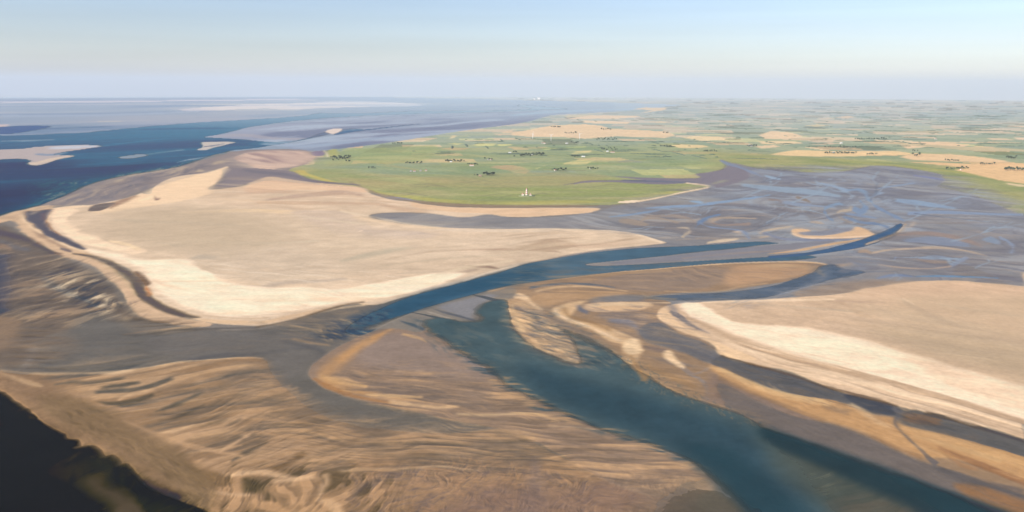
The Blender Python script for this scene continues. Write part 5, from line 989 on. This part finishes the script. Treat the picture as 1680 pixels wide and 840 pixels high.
def house(kind, loc, rz, label, group='farmhouses scattered over the meadows and fields', L=18., W=11., H=4.2, RH=5.5):
    wallm, roofm = {'white': (M_white, M_tile), 'whitegrey': (M_white, M_light), 'cream': (M_cream, M_grey), 'brick': (M_brick, M_thatch), 'barn': (M_white, M_light)}[kind]
    t = tag(empty('farmhouse' if kind != 'barn' else 'barn', loc, rz), label, 'farmhouse' if kind != 'barn' else 'barn', group)
    bm = bmesh.new(); box(bm, -L / 2, L / 2, -W / 2, W / 2, 0, H)
    v = [bm.verts.new(c) for c in ((-L / 2, -W / 2, H), (-L / 2, W / 2, H), (-L / 2, 0, H + RH * .92), (L / 2, -W / 2, H), (L / 2, W / 2, H), (L / 2, 0, H + RH * .92))]
    bm.faces.new(v[:3]); bm.faces.new(v[3:]); bm.faces.new((v[0], v[2], v[5], v[3])); bm.faces.new((v[1], v[4], v[5], v[2]))
    obj('wall', bm, wallm, t)
    bm = bmesh.new(); gable(bm, -L / 2, L / 2, -W / 2, W / 2, H + .02, RH + .35, .7, 1.2); rf = obj('roof', bm, roofm, t)
    if kind != 'barn':
        bm = bmesh.new(); box(bm, L * .22, L * .22 + 1, -.5, .5, H + RH * .6, H + RH + 1.6); obj('chimney', bm, M_brick, rf)
    bm = bmesh.new(); box(bm, -.7, .7, -W / 2 - .12, -W / 2 - .003, 0, 2.3); obj('door', bm, M_wood, t)
    for k, x in enumerate(np.linspace(-L / 2 + 2, L / 2 - 2, 4)):
        if abs(x) < 1.6: continue
        bm = bmesh.new(); box(bm, x - .75, x + .75, -W / 2 - .08, -W / 2 - .003, 1.2, 2.8); obj('window', bm, M_glass, t)
    return t
# tree kinds: crown of many small leaf clumps
def tree_meshes(seed, h=13., w=5.2, mat=None):
    rnd = random.Random(seed)
    bm = bmesh.new(); prof = [(.42, 0), (.34, h * .2), (.25, h * .45), (.1, h * .8)]; lathe(bm, prof, 7)
    for k in range(5):
        a = rnd.uniform(0, 6.28); z = h * rnd.uniform(.3, .6); d = Vector((math.cos(a), math.sin(a), .8)); q = Vector((0, 0, z)); e = q + d * w * .55
        s = Vector((-d.y, d.x, 0)).normalized() * .12
        vs = [bm.verts.new(c) for c in (q - s, q + s, q + Vector((0, 0, .3)), e)]
        for f in ((0, 1, 3), (1, 2, 3), (2, 0, 3), (0, 2, 1)): bm.faces.new([vs[i] for i in f])
    me_t = bpy.data.meshes.new('trunk'); bmesh.ops.recalc_face_normals(bm, faces=bm.faces); bm.to_mesh(me_t); bm.free(); me_t.materials.append(M_bark)
    bm = bmesh.new()
    lobes = [(Vector((rnd.uniform(-.45, .45) * w, rnd.uniform(-.45, .45) * w, h * rnd.uniform(.45, .82))), w * rnd.uniform(.4, .62)) for _ in range(8)] + [(Vector((0, 0, h * .62)), w * .75)]
    for _ in range(420):
        c, r = rnd.choice(lobes)
        d = Vector((rnd.gauss(0, 1), rnd.gauss(0, 1), rnd.gauss(0, 1))).normalized() * r * rnd.uniform(.55, 1.05)
        d.z *= .85; q = c + d
        if q.z < h * .18: continue
        s = rnd.uniform(.5, 1.05); n = Vector((rnd.gauss(0, 1), rnd.gauss(0, 1), rnd.gauss(0, 1) + .5)).normalized()
        u = n.orthogonal().normalized(); v = n.cross(u)
        bm.faces.new([bm.verts.new(q + u * s * math.cos(a) + v * s * math.sin(a) * .8 + n * rnd.uniform(-.15, .15)) for a in (0, 1.25, 2.5, 3.8, 5.0)])
    me_c = bpy.data.meshes.new('crown'); bm.to_mesh(me_c); bm.free(); me_c.materials.append(mat or M_leaf)
    return me_t, me_c
KINDS = [tree_meshes(1, 13, 5.2), tree_meshes(2, 15, 5.6), tree_meshes(3, 11, 5.8), tree_meshes(4, 12, 4.6, M_leaf2)]
PROTO = []
for k, (mt_, mc_) in enumerate(KINDS): PROTO.append((mt_, mc_))
def tree(loc, label, group, sc=1., k=None):
    k = random.randrange(4) if k is None else k
    r = tag(empty('tree', loc, random.uniform(0, 6.28)), label, 'tree', group); s = sc * random.uniform(.8, 1.2); r.scale = (s * random.uniform(1.5, 1.9), s * 1.6, s * 1.35)
    for nm, me in zip(('trunk', 'crown'), PROTO[k]):
        o = bpy.data.objects.new(nm, me); COL.objects.link(o); o.parent = r
def copse(x0, x1, y0, y1, n, label, sc=1.):
    for i in range(n):
        u = (i + .5) / n
        tree(ground_at(x0 + (x1 - x0) * u + random.uniform(-1, 1), y0 + (y1 - y0) * (u if y1 < y0 else random.random()) + random.uniform(-.25, .25)), label, 'trees: ' + label[:60], sc)
COPSES = [
 (543, 574, 258, 266, 24, 'dark tree of the wedge-shaped wood beside the west end of the sea dike', 1.0),
 (566, 576, 257.5, 258.5, 5, 'tree of the small clump just right of the wedge-shaped wood', .9),
 (644, 661, 236.3, 236.6, 8, 'tree in the dark row along the far shore of the meadow', 1.0),
 (604, 617, 276.5, 277.5, 4, 'tree of the sparse clump by the pale track in the western meadow', .9),
 (664, 693, 268, 269, 10, 'tree in the long low row in the green western meadow', .9),
 (729, 762, 265.5, 266.5, 12, 'tree of the row around the pale farmhouse left of centre', 1.),
 (766, 786, 270.5, 271, 6, 'tree behind the long white farmhouse left of centre', .8),
 (793, 811, 262, 262.6, 3, 'tree beside the pair of small houses above the pinkish field', .9),
 (793, 810, 286.5, 288, 14, 'tree of the thick dark copse left of the lighthouse', 1.2),
 (778, 786, 288.5, 289, 3, 'low tree left of the farmhouse at the thick dark copse', .7),
 (841, 848, 250.5, 251, 3, 'tree right of the lone white farmhouse above the pinkish field', .9),
 (853, 893, 253, 257.5, 28, 'tree of the broad dark wood above the pinkish field', 1.1),
 (843, 846, 257, 258, 1, 'single tree left of the broad dark wood', .9),
 (937, 950, 234.5, 236, 6, 'tree beside the white farm buildings in the far meadow', 1.),
 (978, 1012, 226, 231, 16, 'tree of the wood under the long pinkish stubble field', 1.1),
 (986, 1014, 243, 248, 12, 'tree behind the two white farm buildings right of centre', 1.),
 (937, 951, 257.5, 258.5, 7, 'tree of the copse between the two yellow fields', 1.1),
 (905, 929, 279.5, 281, 9, 'tree of the copse on the terp right above the lighthouse', 1.),
 (964, 982, 277.5, 278.5, 5, 'tree of the small terp right of the lower yellow field', .9),
 (925, 948, 219, 219.5, 7, 'tree standing in the middle of the pinkish stubble field', 1.3),
 (903, 921, 209, 210, 7, 'tree in the dark streak at the top of the pinkish stubble field', 1.4),
 (986, 1004, 212.5, 213.5, 6, 'tree in the dark gap right of the top of the pinkish stubble field', 1.3),
 (1086, 1098, 218.5, 219, 4, 'tree at the right end of the pinkish stubble field', 1.2),
 (1083, 1101, 240.5, 242, 8, 'tree beside the small pale field in the middle of the meadow', 1.1),
 (1153, 1176, 249, 249.7, 7, 'tree of the row below the small pale field', 1.),
 (1224, 1243, 240, 241.5, 8, 'tree around the houses between the green fields right of centre', 1.1),
 (1352, 1405, 251.5, 253, 20, 'tree of the dense dark row on the long tan field', 1.1),
 (1421, 1440, 253.5, 254.5, 7, 'tree in the short row right of the dense dark row', .9),
 (1352, 1410, 242.5, 243, 14, 'tree of the straight row behind the long tan field', 1.1),
 (1400, 1456, 229, 229.6, 14, 'tree in the far straight row above the green fields', 1.3),
 (1496, 1510, 247, 257, 9, 'tree around the dark farmstead between two tan fields', 1.1),
 (1550, 1575, 264, 265, 8, 'tree of the short row in the right tan field', 1.),
 (1607, 1632, 270, 271, 8, 'tree of the narrow row at the right end of the tan field', .9),
 (1550, 1590, 276, 279, 12, 'tree of the copse around the small white house on the right', .9),
 (1648, 1690, 278, 281, 14, 'tree of the thick dark wood at the right edge of the picture', 1.3),
 (1650, 1668, 258, 262, 8, 'tree of the dark clump at the right end of the upper tan field', 1.2)]
for c in COPSES: copse(*c[:5], c[5], c[6])
HOUSES = [
 ('whitegrey', 740, 266.6, .2, 'pale farmhouse in the middle of the tree row left of centre', 16), ('white', 774, 272.5, 0, 'long white farmhouse standing in front of a few low trees left of centre', 34),
 ('white', 805.5, 263, .5, 'small white house, right one of the pair above the pinkish field', 14), ('cream', 801, 263, .3, 'small cream house, left one of the pair above the pinkish field', 12),
 ('brick', 788, 289.5, -.2, 'brick farmhouse with a dark roof at the foot of the thick dark copse', 20), ('whitegrey', 836.5, 251.5, .2, 'lone white farmhouse left of a small dark clump of trees', 24),
 ('whitegrey', 874, 254.8, .6, 'white house half hidden in the broad dark wood', 16), ('white', 890, 235.5, .3, 'small white house at the left end of the far hamlet', 18), ('white', 893.5, 236, -.3, 'small white house second from the left in the far hamlet', 18),
 ('whitegrey', 930, 236, .3, 'bright white farmhouse left of the trees in the far hamlet', 26), ('white', 1005, 250.8, .1, 'large white farm building, the longer one of two right of centre', 40), ('whitegrey', 996.5, 249.4, .1, 'small white outbuilding left of the large white farm building', 20),
 ('whitegrey', 957, 258, .1, 'pale green-grey barn right of the copse between the two yellow fields', 28), ('white', 911, 280.5, .4, 'white house in front of the copse on the terp above the lighthouse', 14), ('cream', 969, 277.8, .4, 'cream house on the small terp right of the lower yellow field', 12),
 ('cream', 674, 282.3, .2, 'cream hut at the left end of the pale huts in the marsh', 12), ('white', 680, 282, .2, 'white hut, brightest of the pale huts in the marsh', 16), ('cream', 690, 281.4, .2, 'cream hut third from the left of the pale huts in the marsh', 12), ('white', 699, 280.8, .2, 'white hut at the right end of the pale huts in the marsh', 14),
 ('whitegrey', 1368, 251, .1, 'white house at the left part of the dense dark tree row on the tan field', 22), ('white', 1577, 279.2, .1, 'small white house among the trees below the tan field on the right', 15), ('cream', 1233, 240.5, .2, 'cream house among the trees right of centre', 20), ('whitegrey', 1229, 239, .4, 'grey-roofed white house left of the cream house among the trees', 20),
 ('whitegrey', 1380, 235.5, .1, 'pale farmhouse far behind the straight tree row', 26), ('white', 1535, 228.5, .1, 'small pale house standing alone in the far green fields', 26)]
for kd, hx, hy, rz, lb, L in HOUSES: house(kd, ground_at(hx, hy), rz, lb, L=L, W=min(14, L * .6), H=4.5)
# lighthouse with its two keepers' houses on their mound
lh = ground_at(864, 321.5)
bm = bmesh.new(); lathe(bm, [(48, -2.0), (44, .3), (34, 1.6), (24, 2.4), (12, 2.6)], 40)
mnd = obj('mound', bm, plain('mound_grass', (.2, .22, .09), .95, .25, .1), None, True); mnd.location = lh; mnd['kind'] = 'structure'
base = lh + Vector((0, 0, 2.4))
L_ = tag(empty('lighthouse', base, 0.), 'tall white lighthouse with red bands between two gabled houses on the marsh', 'lighthouse')
def rad(z): return 6.0 - 1.9 * z / 30
def band(z0, z1, m):
    bm = bmesh.new(); lathe(bm, [(rad(z0), z0), (rad(z1), z1)], 28); return obj('tower_band', bm, m, L_, True)
bm = bmesh.new(); lathe(bm, [(7.2, 0), (7.0, 3.2), (6.2, 3.6), (5.2, 4.4)], 12); obj('plinth', bm, M_cream, L_)
zs = [4.2, 9.5, 13.5, 20.5, 24, 31.5]
for i, (a_, b_) in enumerate(zip(zs, zs[1:])): band(a_, b_, M_white if i % 2 == 0 else M_red)
bm = bmesh.new(); lathe(bm, [(4.0, 31.5), (5.4, 32.3), (5.4, 32.9)], 24); gal = obj('gallery', bm, M_red, L_)
bm = bmesh.new()
for k in range(16):
    a = k * math.pi / 8; x, y = 5.05 * math.cos(a), 5.05 * math.sin(a); box(bm, x - .06, x + .06, y - .06, y + .06, 32.9, 34.1)
lathe(bm, [(5.1, 34.1), (5.1, 34.2)], 24); obj('railing', bm, M_dark, gal)
bm = bmesh.new(); lathe(bm, [(2.9, 32.9), (2.9, 36.6)], 16); obj('lantern_room', bm, M_white, L_)
bm = bmesh.new(); lathe(bm, [(3.4, 36.6), (3.1, 37.8), (1.6, 39.2), (.25, 40), (.12, 42)], 20); obj('dome', bm, M_red, L_, True)
bm = bmesh.new(); box(bm, -.8, .8, -7.4, -6.8, 0, 2.6); obj('door', bm, M_wood, L_)
for z in (8, 15, 22, 28):
    bm = bmesh.new(); r = rad(z); box(bm, -.5, .5, -r - .1, -r + .4, z, z + 1.6); obj('window', bm, M_glass, L_)
house('white', base + Vector((-21, 1, -.6)), math.pi / 2, "white gabled keeper's house on the left side of the lighthouse", "keepers' houses beside the lighthouse", 17, 13, 6.5, 6.5)
house('white', base + Vector((21, 1, -.6)), math.pi / 2, "white gabled keeper's house on the right side of the lighthouse", "keepers' houses beside the lighthouse", 15, 12, 5, 7)
# wind turbines
def turbine(px, py, label, hub=65., blade=33., rot=.3, h=1.6):
    t = tag(empty('wind_turbine', ground_at(px, py, h), 0), label, 'wind turbine', 'wind turbines over the fields')
    bm = bmesh.new(); lathe(bm, [(2.1, 0), (1.7, hub * .5), (1.2, hub)], 14); obj('tower', bm, M_turb, t, True)
    bm = bmesh.new(); box(bm, -1.6, 1.6, -3, 6, hub - .5, hub + 2.8); obj('nacelle', bm, M_turb, t)
    bm = bmesh.new(); lathe(bm, [(1.5, -1), (1.4, .5), (.5, 1.8)], 12); hb = obj('hub', bm, M_turb, t); hb.location = (0, -3.6, hub + 1.2); hb.rotation_euler = (math.pi / 2, 0, 0)
    for k in range(3):
        a = rot + k * 2.0944; u = Vector((math.cos(a), 0, math.sin(a))); v = Vector((-math.sin(a), .25, math.cos(a)))
        bm = bmesh.new(); o0 = Vector((0, -4.2, hub + 1.2)); ring = []
        for s, w in ((1, 1.), (blade * .2, 2.6), (blade * .6, 1.6), (blade, .4)):
            ring.append([bm.verts.new(o0 + u * s + v * w * c1 + Vector((0, c2, 0))) for c1, c2 in ((-.35, 0), (0, .35), (.65, 0), (0, -.35))])
        for r0, r1 in zip(ring, ring[1:]):
            for j in range(4): bm.faces.new((r0[j], r0[(j + 1) % 4], r1[(j + 1) % 4], r1[j]))
        bm.faces.new(ring[0][::-1]); bm.faces.new(ring[-1]); obj('blade', bm, M_turb, t)
turbine(904, 232, 'white wind turbine left of the hamlet below the pinkish stubble field', rot=.5)
turbine(874, 229, 'white wind turbine at the left corner of the pinkish stubble field', rot=1.2)
turbine(951, 229.5, 'white wind turbine under the middle of the pinkish stubble field', rot=.1)
turbine(935, 163.5, 'tall white wind turbine on the hazy horizon, middle one of three', 120, 65, .4)
turbine(924, 163.5, 'tall white wind turbine on the hazy horizon, left one of three', 120, 65, 1.)
turbine(944, 163.5, 'tall white wind turbine on the hazy horizon, right one of three', 120, 65, 1.7)
# pale industrial blocks on the horizon
def plant(px, py, w, h, label):
    t = tag(empty('power_station', ground_at(px, py), 0), label, 'industrial building', 'white buildings on the horizon')
    bm = bmesh.new(); box(bm, -w / 2, w / 2, -w / 3, w / 3, 0, h); obj('block', bm, M_white, t)
    bm = bmesh.new(); box(bm, -w / 2 - 1, w / 2 + 1, -w / 3 - 1, w / 3 + 1, h, h + 2); obj('roof', bm, M_light, t)
    bm = bmesh.new(); lathe(bm, [(w * .07, 0), (w * .05, h * 1.5)], 14, -w * .62, 0); obj('chimney', bm, M_white, t)
plant(884.5, 163, 130, 95, 'large bright white building block far away on the hazy horizon')
plant(877, 163.2, 80, 55, 'smaller white building block left of the large one on the hazy horizon')
# far tree lines and farm groves: nobody could count them
def far_trees():
    rnd = random.Random(5); bm = bmesh.new()
    for _ in range(800):
        px = rnd.uniform(640, 1900); py = 168 + 95 * rnd.random()**1.3
        if py > 262 - max(0, (1180 - px)) * .02 or py < 166: continue
        shore = np.interp(px, [560, 620, 700, 820, 870, 905, 1010, 1120], [262, 250, 238, 216, 206, 194, 187, 176])
        if py < shore + 3 or (px > 1480 and py > 255) or (px < 1140 and 202 < py < 228) or (1255 < px and 243 < py): continue
        g = ground_at(px, py); r = math.hypot(g.x, g.y)
        L = rnd.choice((30, 50, 90, 160, 320)) * (.6 + r / 14000); a = rnd.choice((.12, .12, 1.69, -.2)) + rnd.uniform(-.05, .05); hh = rnd.uniform(5, 10)
        u = Vector((math.cos(a), math.sin(a), 0)); v = Vector((-u.y, u.x, 0)) * rnd.uniform(5, 9) * (1 + r / 20000)
        n = max(3, int(L / 14)); prev = None
        for i in range(n + 1):
            q = g + u * (i / n - .5) * L; w = .5 + .5 * math.sin(math.pi * i / n) if 0 < i < n else .25; hi = hh * rnd.uniform(.6, 1.15) * w
            ring = [bm.verts.new(q + v * c * w + Vector((0, 0, hi * z))) for c, z in ((-1, 0), (-.9, .6), (-.2, 1), (.6, .85), (1, 0))]
            if prev:
                for j in range(4): bm.faces.new((prev[j], prev[j + 1], ring[j + 1], ring[j]))
            prev = ring
    o = obj('distant_treelines', bm, M_leaf2, None); o['kind'] = 'stuff'; o['label'] = 'dark hedgerows and groves scattered over the far fields'; o['category'] = 'trees'
far_trees()
# ---- air ------------------------------------------------------------------------------------
bm = bmesh.new(); box(bm, -110000, 110000, -3000, 110000, -float(CURV.max()) - 4, CAM_H + HAZE_TOP)
hm = bpy.data.materials.new('haze'); hm.use_nodes = True; ht = hm.node_tree; ht.nodes.clear()
pv = ht.nodes.new('ShaderNodeVolumePrincipled'); pv.inputs['Density'].default_value = HAZE_D; pv.inputs['Color'].default_value = (*HAZE_COL, 1); pv.inputs['Anisotropy'].default_value = .0
ho = ht.nodes.new('ShaderNodeOutputMaterial'); ht.links.new(pv.outputs[0], ho.inputs['Volume'])
hz = obj('haze', bm, hm); hz['kind'] = 'stuff'; hz['label'] = 'pale summer haze over flats and farmland'; hz['category'] = 'haze'
